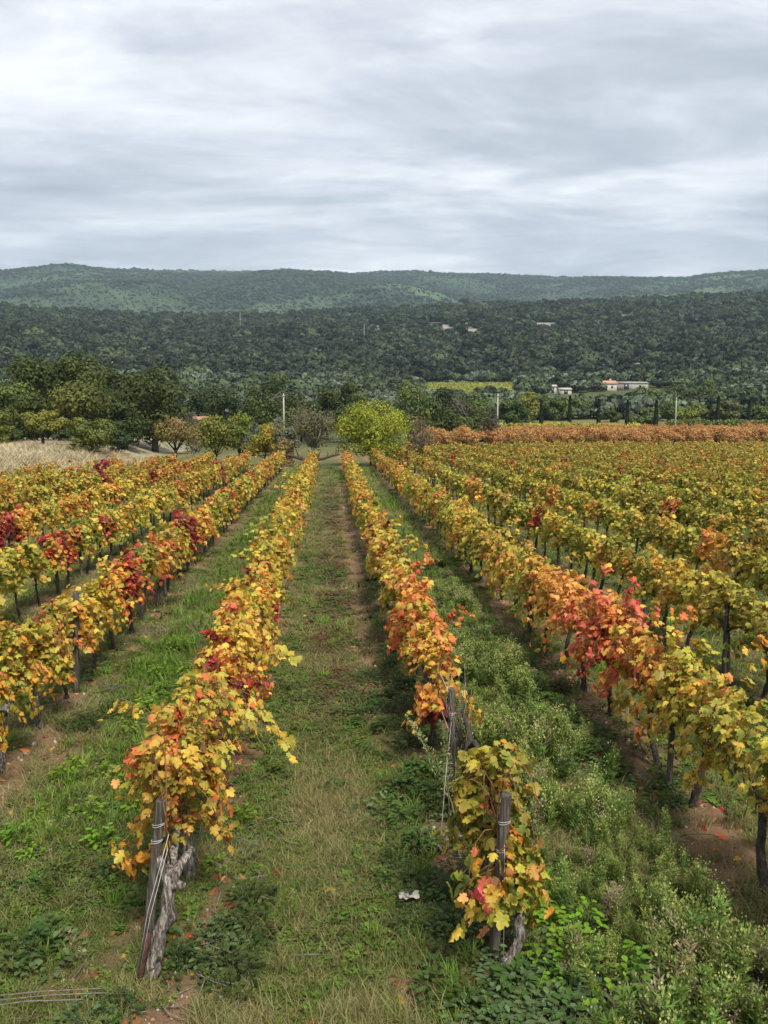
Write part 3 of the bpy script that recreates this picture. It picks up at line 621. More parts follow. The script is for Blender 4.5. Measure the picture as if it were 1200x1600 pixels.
# dead vine in the gap: gnarled stump, bare twigs, bark strips
def dead_vine():
    r = np.random.default_rng(77); x, y = 1.16, 7.15
    root = thing('dead_grapevine', 'dead leafless grapevine with bare twigs in the gap right of the path', 'grapevine', (x, y, gz(x, y)))
    obj('trunk', trunk_mesh(r, M_vinebark_dark, 0.72, 0.045, 10, 0.3), root)
    mb = MB()
    for i in range(13):
        a, h = r.random() * 6.28, 0.3 + 0.7 * r.random(); b = np.array([0.05 * (r.random() - .5), 0.1 * (r.random() - .5), 0.45 + 0.3 * r.random()])
        e = b + np.array([0.16 * math.cos(a), 0.22 * math.sin(a), h * 0.75]); m_ = (b + e) / 2 + (r.random(3) - .5) * 0.12
        mb.add(*tube(np.array([b, m_, e]), [0.006, 0.004, 0.002], 4))
    obj('twigs', mb.build('twigs', M_twig), root)['kind'] = 'stuff'
dead_vine()
def stump(label, x, y, pts, rad):
    r = np.random.default_rng(int(x * 100)); V, F = tube(np.array(pts), np.array(rad), 10, r, 0.2)
    tag(obj('vine_stump', mesh('vine_stump', V, F, None, M_vinebark, True), None, (x, y, gz(x, y))), label, 'stump')
stump('pale crooked vine stump at the foot of the lone vine', 1.17, 5.10, [[0, -0.02, -0.05], [-0.01, 0, 0.07], [0.05, 0.02, 0.12], [0.08, 0.02, 0.22], [0.07, 0.03, 0.33], [0.09, 0.02, 0.37]], [0.045, 0.042, 0.036, 0.034, 0.036, 0.030])
stump('dark leaning vine stump behind the lone vine', 1.02, 5.65, [[-0.06, 0, -0.05], [0, 0.02, 0.14], [0.07, 0.05, 0.30], [0.10, 0.06, 0.46], [0.13, 0.06, 0.6]], [0.05, 0.044, 0.04, 0.04, 0.036])
stump('broken grey vine arm lying in the gap by the dead vine', 1.02, 6.55, [[-0.12, 0, 0.06], [-0.02, 0.05, 0.12], [0.09, 0.08, 0.16], [0.18, 0.12, 0.24]], [0.04, 0.035, 0.03, 0.022])

# ------------------------------------------------------------------ ground plants
def blades(r, n, h, spread, w, lean, c0, c1, seg=2):
    mb = MB()
    for i in range(n):
        a, b = r.random() * 6.28, r.random() * 6.28; hh = h * (0.5 + 0.7 * r.random()); ln = lean * (0.3 + r.random()) * hh
        base = np.array([spread * (r.random() - .5), spread * (r.random() - .5), -0.01]); s = np.array([math.cos(b), math.sin(b), 0]) * w * (0.7 + 0.6 * r.random())
        dr = np.array([math.cos(a), math.sin(a), 0])
        m_ = base + dr * ln * 0.35 + np.array([0, 0, hh * 0.6]); e = base + dr * ln + np.array([0, 0, hh * (1 - 0.25 * lean * r.random())])
        f = r.random(); c = np.array(c0) * (1 - f) + np.array(c1) * f
        mb.add(np.array([base - s, base + s, m_ + s * .7, m_ - s * .7, e]), np.array([[0, 1, 2], [0, 2, 3], [3, 2, 4]]), c)
    return mb
def ovate(mb, r, base, d, up, L, w, c):
    d = np.array(d, float); d /= np.linalg.norm(d); s = np.cross(d, [0, 0, 1.0]); s /= np.linalg.norm(s) + 1e-9; u = np.array([0, 0, 1.0])
    pts = [(0, 0, 0), (0.35, 0.5, 0.06), (0.75, 0.38, 0.02), (1, 0, -0.10), (0.75, -0.38, 0.02), (0.35, -0.5, 0.06), (0.45, 0, -0.03)]
    V = np.array([base + d * a * L + s * b * w + u * (cc * L + up * a * L) for a, b, cc in pts]); F = np.array([[6, 0, 1], [6, 1, 2], [6, 2, 3], [6, 3, 4], [6, 4, 5], [6, 5, 0]])
    mb.add(V, F, np.array(c) * (0.75 + 0.5 * r.random()))
def rosette(r, n, L, c, hgt=0.04, spread=0.05):
    mb = MB()
    for i in range(n):
        a = r.random() * 6.28; ovate(mb, r, np.array([spread * (r.random() - .5), spread * (r.random() - .5), hgt * r.random()]), (math.cos(a), math.sin(a), 0), 0.1 + 0.7 * r.random(), L * (0.6 + 0.7 * r.random()), L * 0.55, c)
    return mb
def bushy(r, n, L, h, spread, c):
    mb = MB()
    for i in range(n):
        a = r.random() * 6.28; rr = spread * math.sqrt(r.random()); z = h * (0.15 + 0.85 * r.random()) * (1 - 0.45 * (rr / spread) ** 2)
        ovate(mb, r, np.array([rr * math.cos(a), rr * math.sin(a), z]), (math.cos(a + r.random() - .5), math.sin(a + r.random() - .5), 0), -0.2 + 0.6 * r.random(), L * (0.6 + 0.7 * r.random()), L * 0.62, c)
    for i in range(6):
        a = r.random() * 6.28; e = np.array([spread * .6 * math.cos(a), spread * .6 * math.sin(a), h * 0.8]); mb.add(*tube(np.array([[0, 0, -0.02], e * 0.5 + [0, 0, h * .1], e]), [0.004, 0.003, 0.002], 3), np.array(c) * 0.8)
    return mb
def fleabane(r, h, c, cf, dryness=0.0):
    mb = MB(); lean = (r.random(2) - .5) * 0.25
    ns = 3
    for s in range(ns):
        b = np.array([(r.random() - .5) * 0.07, (r.random() - .5) * 0.07, -0.02]); hh = h * (0.75 + 0.35 * r.random()); ln = lean + (r.random(2) - .5) * 0.25
        P = np.array([b + np.array([ln[0] * t * hh, ln[1] * t * hh, hh * t]) for t in (0, .35, .7, 1)]); mb.add(*tube(P, [0.005, 0.004, 0.003, 0.001], 3), np.array(c) * 0.9)
        for i in range(34):
            t = 0.08 + 0.8 * r.random(); p = b + np.array([ln[0] * t * hh, ln[1] * t * hh, hh * t]); a = r.random() * 6.28; L = 0.085 * (1.15 - 0.6 * t) * (0.7 + 0.6 * r.random())
            d = np.array([math.cos(a), math.sin(a), 0.35 + 0.5 * r.random()]); q = np.array([-math.sin(a), math.cos(a), 0]) * 0.0075
            mb.add(np.array([p, p + d * L * .5 + q, p + d * L, p + d * L * .5 - q]), np.array([[0, 1, 2], [0, 2, 3]]), np.array(c) * (0.7 + 0.6 * r.random()))
        for i in range(22):
            t = 0.62 + 0.42 * r.random(); p = b + np.array([ln[0] * t * hh, ln[1] * t * hh, hh * min(t, 1.02)]); a = r.random() * 6.28; ro = (0.09 * (1.12 - t) + 0.018) * (0.5 + r.random())
            p = p + np.array([math.cos(a) * ro, math.sin(a) * ro, 0.03 * r.random()]); s_ = 0.005 + 0.005 * r.random(); b2 = r.random() * 6.28
            e1 = np.array([math.cos(b2), math.sin(b2), 0]) * s_; e2 = np.array([0, 0, 1.3]) * s_ + np.array([-math.sin(b2), math.cos(b2), 0]) * s_ * .5
            mb.add(np.array([p - e1, p + e2, p + e1, p - e2 * .6]), np.array([[0, 1, 2], [0, 2, 3]]), np.array(cf) * (0.6 + 0.7 * r.random()))
    return mb
G1, G2, DRY, DRY2 = (0.12, 0.185, 0.045), (0.22, 0.25, 0.08), (0.42, 0.34, 0.18), (0.30, 0.26, 0.12)
R_ = lambda s: np.random.default_rng(s)
src_grass = [blades(R_(1), 26, 0.085, 0.12, 0.0028, 0.7, G1, G2).build('grass', M_grass), blades(R_(2), 30, 0.065, 0.14, 0.0026, 0.9, G1, (0.17, 0.21, 0.06)).build('grass', M_grass),
             blades(R_(3), 24, 0.12, 0.10, 0.0028, 0.8, (0.15, 0.20, 0.05), DRY2).build('grass', M_grass), blades(R_(4), 30, 0.085, 0.15, 0.0022, 1.1, DRY, DRY2).build('grass', M_grass),
             blades(R_(5), 26, 0.14, 0.13, 0.0022, 1.0, DRY, G2).build('grass', M_grass), rosette(R_(6), 9, 0.045, (0.10, 0.17, 0.03)).build('grass', M_grass), rosette(R_(7), 14, 0.030, (0.16, 0.20, 0.045), 0.03, 0.12).build('grass', M_grass),
             rosette(R_(8), 18, 0.026, (0.20, 0.105, 0.06), 0.05, 0.14).build('grass', M_grass), rosette(R_(9), 16, 0.028, (0.11, 0.115, 0.042), 0.05, 0.14).build('grass', M_grass), blades(R_(10), 22, 0.20, 0.07, 0.004, 0.55, (0.13, 0.235, 0.04), (0.19, 0.28, 0.055)).build('grass', M_grass)]
def scatter_grass():
    P, Rt, S, I = [], [], [], []
    for r0, r1, dens, sxy, sz in ((3.9, 8.2, 640, 1.0, 1.0), (8.2, 14, 260, 1.35, 1.1), (14, 24, 90, 2.0, 1.35), (24, 42, 26, 3.2, 1.8), (42, 64, 7, 5.0, 2.2)):
        x, y = wedge(r0, r1, dens); n = len(x); soil, dry, red, meadow, under, n1, n2, n3 = covers(x, y)
        u = rng.random(n); keep = (u < np.clip(0.97 - 1.0 * soil, 0.07, 1) * (0.45 + 0.75 * sstep(0.25, 0.55, n2)) * (1 - 0.35 * under)) & ~((meadow > 0.5) & (u > 0.25))
        x, y, soil, dry, red, under, n1, n2 = [q[keep] for q in (x, y, soil, dry, red, under, n1, n2)]; n = len(x)
        g = fbm(x * 0.9 + 40, y * 0.9, 21, 3); v = rng.random(n)
        idx = np.where(v < 0.34, 0, np.where(v < 0.58, 1, np.where(v < 0.72, 2, np.where(v < 0.86, 6, 5))))
        w = rng.random(n); idx = np.where(w < dry * 0.95, np.where(v < 0.6, 3, 4), idx)
        idx = np.where((rng.random(n) < red * 0.95), np.where(v < 0.55, 7, 8), idx)
        idx = np.where((g > 0.60) & (rng.random(n) < 0.55) & (dry < 0.4), np.where(v < 0.5, 5, 8), idx)
        idx = np.where((g < 0.36) & (rng.random(n) < 0.5), 4, idx)
        lush = np.exp(-(((x - 1.0) / 0.35) ** 2 + ((y - 4.85) / 0.35) ** 2)) + 0.25 * (fbm(x * 1.1, y * 1.1, 33, 2) > 0.68)
        idx = np.where(rng.random(n) < lush * 0.4, 9, idx)
        side = ((x > 1.5) & (x < 3.0) & (y > 16)) | ((x > -2.9) & (x < -1.6) & (y > 7)); idx = np.where(side & (rng.random(n) < .35), np.where(v < .65, 0, 9), idx)
        h = (0.45 + 0.7 * rng.random(n)) * (0.7 + 0.45 * n1)
        h = np.where(red > 0.4, h * 0.7, h)
        P.append(np.column_stack([x, y, terrain(x, y)])); Rt.append(np.column_stack([(rng.random(n) - .5) * .3, (rng.random(n) - .5) * .3, rng.random(n) * 6.28]))
        s = (0.8 + 0.5 * rng.random(n)); S.append(np.column_stack([s * sxy, s * sxy, h * sz])); I.append(idx)
    scatter('grass', np.concatenate(P), np.concatenate(Rt), np.concatenate(S), np.concatenate(I), src_grass, 'short green and straw coloured grass and low weeds between the vine rows', 'grass')
scatter_grass()
FC, FF = (0.20, 0.28, 0.07), (0.42, 0.43, 0.16)
src_flea = [fleabane(R_(20 + i), 0.5, FC, FF).build('weed', M_grass) for i in range(4)] + [fleabane(R_(30), 0.45, (0.16, 0.24, 0.05), (0.30, 0.36, 0.12)).build('weed', M_grass), fleabane(R_(31), 0.48, (0.24, 0.21, 0.13), (0.46, 0.38, 0.24)).build('weed', M_grass)]
def scatter_fleabane():
    P, Rt, S, I = [], [], [], []
    for r0, r1, dens, sxy in ((4.2, 10, 85, 1.0), (10, 18, 40, 1.3), (18, 32, 11, 2.0)):
        x, y = wedge(r0, r1, dens, -29, 38); n = len(x); n1 = fbm(x * 0.8, y * 0.8, 61, 3); n0 = fbm(x * 2.2, y * 2.2, 63, 2)
        ar = sstep(1.35, 1.75, x + 0.3 * (n1 - .5)) * sstep(3.2, 2.7, x + 0.5 * (n1 - .5)) * sstep(34, 18, y)
        other = 0.16 * sstep(0.55, 0.7, n1) * (x > 3.6) + 0.10 * sstep(0.6, 0.72, n1) * (x < -1.4) + 0.05 * ((x > -0.6) & (x < 0.3) & (y < 6) & (n0 > .6))
        keep = rng.random(n) < np.clip(ar * (0.08 + 0.85 * sstep(0.36, 0.6, n0)) + other, 0, 1); x, y, ar, n1 = x[keep], y[keep], ar[keep], n1[keep]; n = len(x)
        v = rng.random(n); P.append(np.column_stack([x, y, terrain(x, y)])); Rt.append(np.column_stack([(rng.random(n) - .5) * .35, (rng.random(n) - .5) * .35, rng.random(n) * 6.28]))
        s = 0.30 + 0.42 * rng.random(n) ** 1.5 + 0.45 * ar * sstep(0.35, 0.65, n1); S.append(np.column_stack([s * sxy, s * sxy, s * np.where(y > 16, .8, 1)])); I.append(np.where(v < 0.60, (v * 6.6).astype(int) % 4, np.where(v < 0.92, 4, 5)))
    scatter('feathery_weeds', np.concatenate(P), np.concatenate(Rt), np.concatenate(S), np.concatenate(I), src_flea, 'tall feathery grey-green weeds with pale tops right of the path', 'weeds')
scatter_fleabane()
src_broad = [bushy(R_(50), 46, 0.06, 0.16, 0.14, (0.075, 0.125, 0.030)).build('weed', M_grass), bushy(R_(51), 60, 0.045, 0.20, 0.17, (0.060, 0.095, 0.028)).build('weed', M_grass), bushy(R_(52), 40, 0.06, 0.22, 0.12, (0.17, 0.30, 0.035)).build('weed', M_grass), bushy(R_(53), 50, 0.055, 0.14, 0.2, (0.11, 0.165, 0.07)).build('weed', M_grass)]
def scatter_broad():
    P, Rt, S, I = [], [], [], []
    spots = [(0.95, 9.3, 0.35, 1.2, 60, 0), (0.85, 7.8, 0.28, 0.5, 26, 0), (1.0, 10.9, 0.3, 0.9, 30, 1), (0.95, 6.4, 0.2, 0.4, 14, 1), (1.0, 5.75, 0.16, 0.3, 12, 1), (1.55, 5.75, 0.16, 0.30, 16, 2), (1.45, 5.15, 0.22, 0.22, 12, 2), (1.30, 4.70, 0.35, 0.18, 26, 3), (1.95, 4.75, 0.3, 0.2, 18, 0), (0.9, 4.75, 0.2, 0.2, 12, 0),
             (-0.80, 5.55, 0.14, 0.25, 14, 1), (-3.0, 9.9, 0.22, 0.25, 16, 1), (2.7, 10.2, 0.35, 0.8, 34, 0), (3.0, 8.8, 0.3, 0.6, 26, 0), (2.9, 12.5, 0.4, 1.2, 30, 1), (5.0, 9.5, 0.5, 1.0, 30, 0), (-1.9, 8.6, 0.5, 1.4, 22, 2), (-2.3, 6.1, 0.6, 0.8, 26, 0), (-2.2, 12.5, 0.45, 2.5, 34, 2), (0.95, 14, 0.25, 3, 40, 1), (-1.6, 14, .2, 4, 24, 1)]
    for x0, y0, sx, sy, n, i in spots:
        x = x0 + sx * rng.normal(size=n); y = y0 + sy * rng.normal(size=n); P.append(np.column_stack([x, y, terrain(x, y)])); Rt.append(np.column_stack([np.zeros(n), np.zeros(n), rng.random(n) * 6.28]))
        s = 0.6 + 0.6 * rng.random(n); S.append(np.column_stack([s, s, s])); I.append(np.where(rng.random(n) < 0.85, i, 3))
    x, y = wedge(4.2, 26, 1.6); n1 = fbm(x * 0.7, y * 0.7, 91, 3); path = (x > -0.75) & (x < 0.75); keep = (n1 > 0.5) & (~path | (rng.random(len(x)) < 0.08)); x, y = x[keep], y[keep]; n = len(x)
    P.append(np.column_stack([x, y, terrain(x, y)])); Rt.append(np.column_stack([np.zeros(n), np.zeros(n), rng.random(n) * 6.28])); s = 0.5 + 0.6 * rng.random(n); S.append(np.column_stack([s, s, s])); I.append((rng.random(n) ** 2 * 4).astype(int))
    scatter('broadleaf_weeds', np.concatenate(P), np.concatenate(Rt), np.concatenate(S), np.concatenate(I), src_broad, 'dark and bright green broad-leaved weeds growing at the feet of the vines', 'weeds')
scatter_broad()
def litter():
    P, Rt, S, I = [], [], [], []
    src = [leaf_mesh(PNAMES.index(c), s) for c, s in (('brown', 3), ('brown', 2), ('peach', 3), ('orange', 3), ('red', 2), ('gold', 3))]
    for r0, r1, dens in ((4, 9, 46), (9, 18, 22), (18, 30, 6)):
        x, y = wedge(r0, r1, dens); soil, dry, red, meadow, under, n1, n2, n3 = covers(x, y); keep = rng.random(len(x)) < 0.05 + 0.65 * np.maximum(under, soil) * (0.4 + n2)
        x, y = x[keep], y[keep]; n = len(x); P.append(np.column_stack([x, y, terrain(x, y) + 0.03])); Rt.append(np.column_stack([(rng.random(n) - .5) * 1.2, (rng.random(n) - .5) * 1.2, rng.random(n) * 6.28]))
        s = 0.06 + 0.05 * rng.random(n); S.append(np.column_stack([s, s, s * 1.6])); I.append((rng.random(n) ** 1.4 * 6).astype(int))
    n = 14; x = 2.75 + 0.14 * rng.normal(size=n); y = 8.6 + 0.14 * rng.normal(size=n)
    P.append(np.column_stack([x, y, terrain(x, y) + 0.05])); Rt.append((rng.random((n, 3)) - .5) * 1.5); S.append(np.tile([[0.1, 0.1, 0.13]], (n, 1))); I.append(np.full(n, 4))
    scatter('fallen_leaves', np.concatenate(P), np.concatenate(Rt), np.concatenate(S), np.concatenate(I), src, 'dry brown and orange fallen vine leaves lying under the rows', 'leaves')
litter()
def clods():
    src = []
    for i in range(4):
        r = np.random.default_rng(150 + i); ph = (1 + 5 ** .5) / 2
        V = unit(np.array([[-1, ph, 0], [1, ph, 0], [-1, -ph, 0], [1, -ph, 0], [0, -1, ph], [0, 1, ph], [0, -1, -ph], [0, 1, -ph], [ph, 0, -1], [ph, 0, 1], [-ph, 0, -1], [-ph, 0, 1]], float)) * (0.7 + 0.6 * r.random((12, 1))) * [1, 0.85, 0.6]
        F = np.array([[0,11,5],[0,5,1],[0,1,7],[0,7,10],[0,10,11],[1,5,9],[5,11,4],[11,10,2],[10,7,6],[7,1,8],[3,9,4],[3,4,2],[3,2,6],[3,6,8],[3,8,9],[4,9,5],[2,4,11],[6,2,10],[8,6,7],[9,8,1]])
        src.append(mesh('clod', V, F, np.tile([(0.24, 0.15, 0.09), (0.20, 0.12, 0.075), (0.28, 0.19, 0.12), (0.33, 0.29, 0.24)][i], (12, 1)), M_forest))
    P, S = [], []
    for r0, r1, dens, sz in ((4, 9, 260, 1.0), (9, 18, 90, 1.5), (18, 36, 16, 2.2)):
        x, y = wedge(r0, r1, dens); soil, dry, red, meadow, under, n1, n2, n3 = covers(x, y); keep = rng.random(len(x)) < 0.9 * soil + 0.1 * under; x, y = x[keep], y[keep]; n = len(x)
        s = (0.004 + 0.018 * rng.random(n) ** 3) * sz; P.append(np.column_stack([x, y, terrain(x, y) + s * .2])); S.append(np.column_stack([s, s, s]))
    P, S = np.concatenate(P), np.concatenate(S); n = len(P)
    scatter('soil_clods', P, rng.random((n, 3)) * 6.28, S, rng.integers(4, size=n), src, 'small reddish clods and stones on the bare soil under the vines', 'soil')
clods()
def prunings():
    mb = MB(); r = np.random.default_rng(3)
    piles = [(-0.72, 5.28, 0.16, 26), (-0.75, 6.3, 0.25, 18), (-0.8, 6.9, 0.25, 16), (0.98, 6.75, 0.2, 16), (0.95, 6.35, 0.2, 10), (-2.85, 11, 0.35, 40), (-2.9, 14, 0.4, 40), (-2.8, 18, 0.4, 40), (3.0, 7.0, 0.2, 18), (2.7, 6.6, 0.25, 14), (-3.1, 6.6, 0.5, 30), (-1.95, 4.85, 0.35, 14), (-0.85, 4.9, 0.2, 14), (3.1, 9.6, .4, 20), (3.0, 12, .4, 24)]
    for x0, y0, s, n in piles:
        for i in range(n):
            x, y = x0 + s * r.normal(), y0 + s * r.normal(); a = r.random() * 6.28; L = 0.05 + 0.15 * r.random(); z = gz(x, y) + 0.01 + 0.06 * r.random()
            d = np.array([math.cos(a), math.sin(a), 0.25 * (r.random() - .4)]); m_ = (r.random(3) - .5) * 0.09
            mb.add(*tube(np.array([[x, y, z] - d * L, np.array([x, y, z]) + m_, [x, y, z] + d * L]), [0.004, 0.005, 0.003], 4))
    for y0, ln in ((4.93, 0.95), (4.97, 0.8), (4.88, 0.7)):          # long straws lying at the lower left
        mb.add(*tube(np.array([[-2.25, y0, gz(-2, y0) + 0.10], [-2.25 + ln * .5, y0 + 0.02, gz(-1.8, y0) + 0.12], [-2.25 + ln, y0 + 0.03, gz(-1.4, y0) + 0.07]]), 0.004, 4))
    tag(obj('vine_prunings', mb.build('vine_prunings', M_twig)), 'grey dry twigs and prunings lying on the soil under the vines', 'twigs', kind='stuff')
prunings()
# single larger weeds and small things
def plant(name, label, mbp, x, y, s=1.0, mat=None):
    tag(obj(name, mbp.build(name, mat or M_grass), None, (x, y, gz(x, y))), label, 'plant').scale = (s, s, s)
def mallow(r):
    mb = MB()
    for i in range(16):
        a = r.random() * 6.28; rr = 0.05 + 0.16 * r.random(); z = 0.05 + 0.12 * r.random(); L = 0.075 + 0.035 * r.random(); c = np.array([rr * math.cos(a), rr * math.sin(a), z]); nrm = unit(np.array([math.cos(a) * .4, math.sin(a) * .4 - .3, 1.0]) + (r.random(3) - .5) * .5)
        t1 = unit(np.cross(nrm, [0.3, 1, 0.1])); t2 = np.cross(nrm, t1); n = 12; th = np.arange(n) * 6.283 / n
        ring = [c + L * (0.5 + 0.07 * math.cos(5 * q)) * (math.cos(q) * t1 + math.sin(q) * t2) + nrm * 0.012 * math.cos(5 * q) for q in th]
        mb.add(np.array([c - nrm * 0.015] + ring), np.array([[0, 1 + q, 1 + (q + 1) % n] for q in range(n)]), np.array((0.10, 0.17, 0.085)) * (0.75 + 0.5 * r.random())); mb.add(*tube(np.array([[0, 0, 0], c * 0.5, c]), 0.003, 3), (0.12, 0.17, 0.06))
    return mb
def herb(r, h=0.42):
    mb = MB(); mb.add(*tube(np.array([[0, 0, 0], [0.01, 0, h * .5], [0.0, 0.01, h]]), [0.005, 0.004, 0.002], 4), (0.15, 0.25, 0.05))
    for i in range(22):
        t = 0.15 + 0.85 * i / 22; a = i * 2.4; ovate(mb, r, np.array([0, 0, h * t]), (math.cos(a), math.sin(a), 0), 0.25, 0.11 * (1.15 - 0.6 * t), 0.06 * (1.15 - .6 * t), (0.16, 0.30, 0.045))
    return mb
plant('mallow', 'round-leaved bluish green mallow low at the bottom edge of the picture', mallow(R_(61)), 1.70, 4.62)
plant('bright_herb', 'upright bright green leafy herb beside the mallow at the bottom edge', herb(R_(62)), 1.92, 4.72)
plant('dry_weed', 'buff dried weed with fluffy seed heads in the lower right corner', fleabane(R_(63), 0.5, (0.30, 0.24, 0.14), (0.50, 0.40, 0.26)), 2.16, 4.62)
def stalk(label, x, y, lx, ly, h, c, cf, n=160):
    r = np.random.default_rng(int(abs(x) * 1000)); mb = MB(); P = np.array([[lx * t ** 1.3, ly * t, h * t ** 0.8] for t in np.linspace(0, 1, 6)]); mb.add(*tube(P, np.linspace(0.006, 0.002, 6), 4), c)
    for i in range(n):
        t = 0.25 + 0.75 * r.random(); p = np.array([lx * t ** 1.3, ly * t, h * t ** 0.8]) + (r.random(3) - .5) * (0.11 * (1.15 - t * .8)); d = (r.random(3) - .3) * 0.055; q = (r.random(3) - .5) * 0.014
        mb.add(np.array([p, p + d * .5 + q, p + d, p + d * .5 - q]), np.array([[0, 1, 2], [0, 2, 3]]), np.array(cf) * (0.7 + 0.6 * r.random()))
    plant('leaning_weed', label, mb, x, y)
stalk('tall pale green weed leaning over the path from the dead vine', 1.12, 6.95, -0.42, 0.55, 0.86, (0.22, 0.24, 0.10), (0.30, 0.33, 0.14), 330)
stalk('second pale green weed standing upright against the dead vine', 1.05, 7.0, -0.06, 0.1, 0.95, (0.20, 0.21, 0.10), (0.23, 0.25, 0.12), 330)
stalk('dry brown seeded weed stalk leaning in the grass left of the end post', -1.50, 5.02, -0.25, 0.12, 0.42, (0.12, 0.08, 0.05), (0.30, 0.22, 0.14), 70)
r = np.random.default_rng(8); u_, v_ = np.meshgrid(np.linspace(-1, 1, 7), np.linspace(-1, 1, 6)); z_ = 0.035 * r.random(u_.shape) + 0.015
V = np.column_stack([(u_ * 0.075 + 0.015 * (r.random(u_.shape) - .5)).ravel(), (v_ * 0.045 + 0.015 * (r.random(u_.shape) - .5)).ravel(), z_.ravel()]); F = np.array([[i * 7 + j, i * 7 + j + 1, (i + 1) * 7 + j + 1, (i + 1) * 7 + j] for i in range(5) for j in range(6)])
pp = mesh('crumpled_paper', V, F, None, M_paper); po = tag(obj('crumpled_paper', pp, None, (0.58, 5.9, gz(0.58, 5.9) + 0.075)), 'small crumpled pale paper scrap lying in the grass by the gap', 'litter'); po.modifiers.new('thickness', 'SOLIDIFY').thickness = 0.003

# ------------------------------------------------------------------ trees
def crown_mesh(r, z0, z1, w, nclump, nleaf, leaf, cols, style='round', wy=None, cr=1.0):
    mb = MB(); h = z1 - z0; zc = (z0 + z1) / 2; wy = wy or w
    C = []
    while len(C) < nclump:
        d = unit(r.normal(size=3)); q = d * (0.30 + 0.55 * r.random() ** 0.6)
        if style == 'fan' and q[2] < -0.2 and r.random() < 0.6: continue
        if style == 'flat' and q[2] < -0.35: continue
        C.append([q[0] * w / 2, q[1] * wy / 2, zc + q[2] * h / 2])
    C = np.array(C); R_c = cr * min(w, h) * (0.15 + 0.13 * r.random(nclump)); pr = R_c ** 2; pr /= pr.sum()
    ci = r.choice(nclump, size=nleaf, p=pr); d = unit(r.normal(size=(nleaf, 3)) + np.array([0, 0, 0.25]))
    lump = 0.75 + 0.5 * r.random((nclump, 1)); pos = C[ci] + d * (R_c[ci] * (0.45 + 0.65 * r.random(nleaf) ** 0.7))[:, None] * np.array([1.1, 1.1, 0.85])
    if style == 'fan': pos[:, 2] += 0.10 * h * r.random(nleaf) ** 4
    pos[:, 2] = np.maximum(pos[:, 2], z0 * 0.8 + 0.05 * r.random(nleaf))
    nrm = d + 0.9 * (r.random((nleaf, 3)) - .5) + np.array([0, 0, 0.2]); tip = r.normal(size=(nleaf, 3)) + np.array([0, 0, -0.6])
    cols = np.array(cols); cb = cols[r.integers(len(cols), size=nclump)][ci] * 0.6 + cols[r.integers(len(cols), size=nleaf)] * 0.4
    cc = cb * (0.75 + 0.5 * r.random((nleaf, 1))) * (0.85 + 0.3 * lump[ci] - 0.3)
    place_leaves(mb, pos, nrm, tip, leaf * (0.6 + 0.8 * r.random(nleaf)), cc, cc * 0.92, 3, r)
    return mb, C
def limbs_mesh(r, z0, h, rad, C, mat, nl=8, twig=0):
    mb = MB(); top = np.array([(r.random() - .5) * 0.3, (r.random() - .5) * 0.3, z0]); P = np.array([[0, 0, -0.2], top * [0.3, 0.3, 0.5], top]); mb.add(*tube(P, [rad * 1.25, rad, rad * 0.8], 8, r, 0.12))
    for i in r.permutation(len(C))[:nl]:
        e = C[i]; m_ = top * 0.5 + e * 0.5 + np.array([0, 0, -0.06 * h]) + (r.random(3) - .5) * 0.1 * h; mb.add(*tube(np.array([top - [0, 0, 0.1 * z0], m_, e]), [rad * 0.6, rad * 0.36, rad * 0.12], 5, r, 0.1))
        for q in range(twig):
            s = m_ + (e - m_) * r.random(); d = unit(r.normal(size=3) + np.array([0, 0, 0.9]) + unit(e - top)); L = h * (0.14 + 0.2 * r.random()); mb.add(*tube(np.array([s, s + d * L * .5 + (r.random(3) - .5) * L * .15, s + d * L]), [rad * 0.18, rad * 0.11, rad * 0.03], 4))
    return mb.build('trunk', mat, True)
DARK = [(0.0520, 0.0754, 0.0234), (0.0715, 0.0936, 0.0260), (0.0390, 0.0585, 0.0208)]; OAK = [(0.0718, 0.0957, 0.0239), (0.1017, 0.1256, 0.0311), (0.0538, 0.0742, 0.0215)]
YG = [(0.1920, 0.2040, 0.0360), (0.1320, 0.1560, 0.0312), (0.2400, 0.2280, 0.0420)]; LIME = [(0.31, 0.36, 0.035), (0.22, 0.29, 0.030), (0.42, 0.43, 0.055)]; OLIVE = [(0.15, 0.17, 0.11), (0.19, 0.21, 0.145), (0.11, 0.13, 0.08)]
YEL = [(0.40, 0.30, 0.040), (0.28, 0.26, 0.04), (0.42, 0.22, 0.04)]; ORG = [(0.52, 0.27, 0.09), (0.46, 0.21, 0.07), (0.54, 0.33, 0.12)]; MED = [(0.0975, 0.1430, 0.0364), (0.1300, 0.1690, 0.0390), (0.0715, 0.1105, 0.0312)]; QUI = [(0.24, 0.20, 0.06), (0.15, 0.16, 0.04), (0.30, 0.19, 0.08)]
def tree(name, label, px, Y, ytop, wpx, cols, n=4000, leaf=0.24, trunk=0.2, clumps=22, style='round', rad=0.18, twig=0, bark=None, group='trees beyond the vineyard', seed=None, nl=8, cat='tree', cr=1.0):
    p = at(px, ytop, Y); x = p[0]; g = gz(x, Y); h = p[2] - g; w = wpx / FPX * Y; r = np.random.default_rng(seed or int(px * 7 + Y))
    root = thing(name, label, cat, (x, Y, g), group); z0 = h * trunk
    mb, C = crown_mesh(r, z0, h * 1.03, w * 1.06, clumps, n, leaf, cols, style, None, cr)
    obj('trunk', limbs_mesh(r, max(z0, h * 0.18) * 1.15, h, rad, C, bark or M_treebark, nl, twig), root)
    o = obj('crown', mb.build('crown', M_tree), root); o['kind'] = 'stuff'; return root
tree('oak_tree', 'tallest dark green oak rising at the left edge of the hedge line', 92, 94, 546, 150, OAK, 11000, 0.30, 0.10, 52, rad=0.4, cr=0.75)
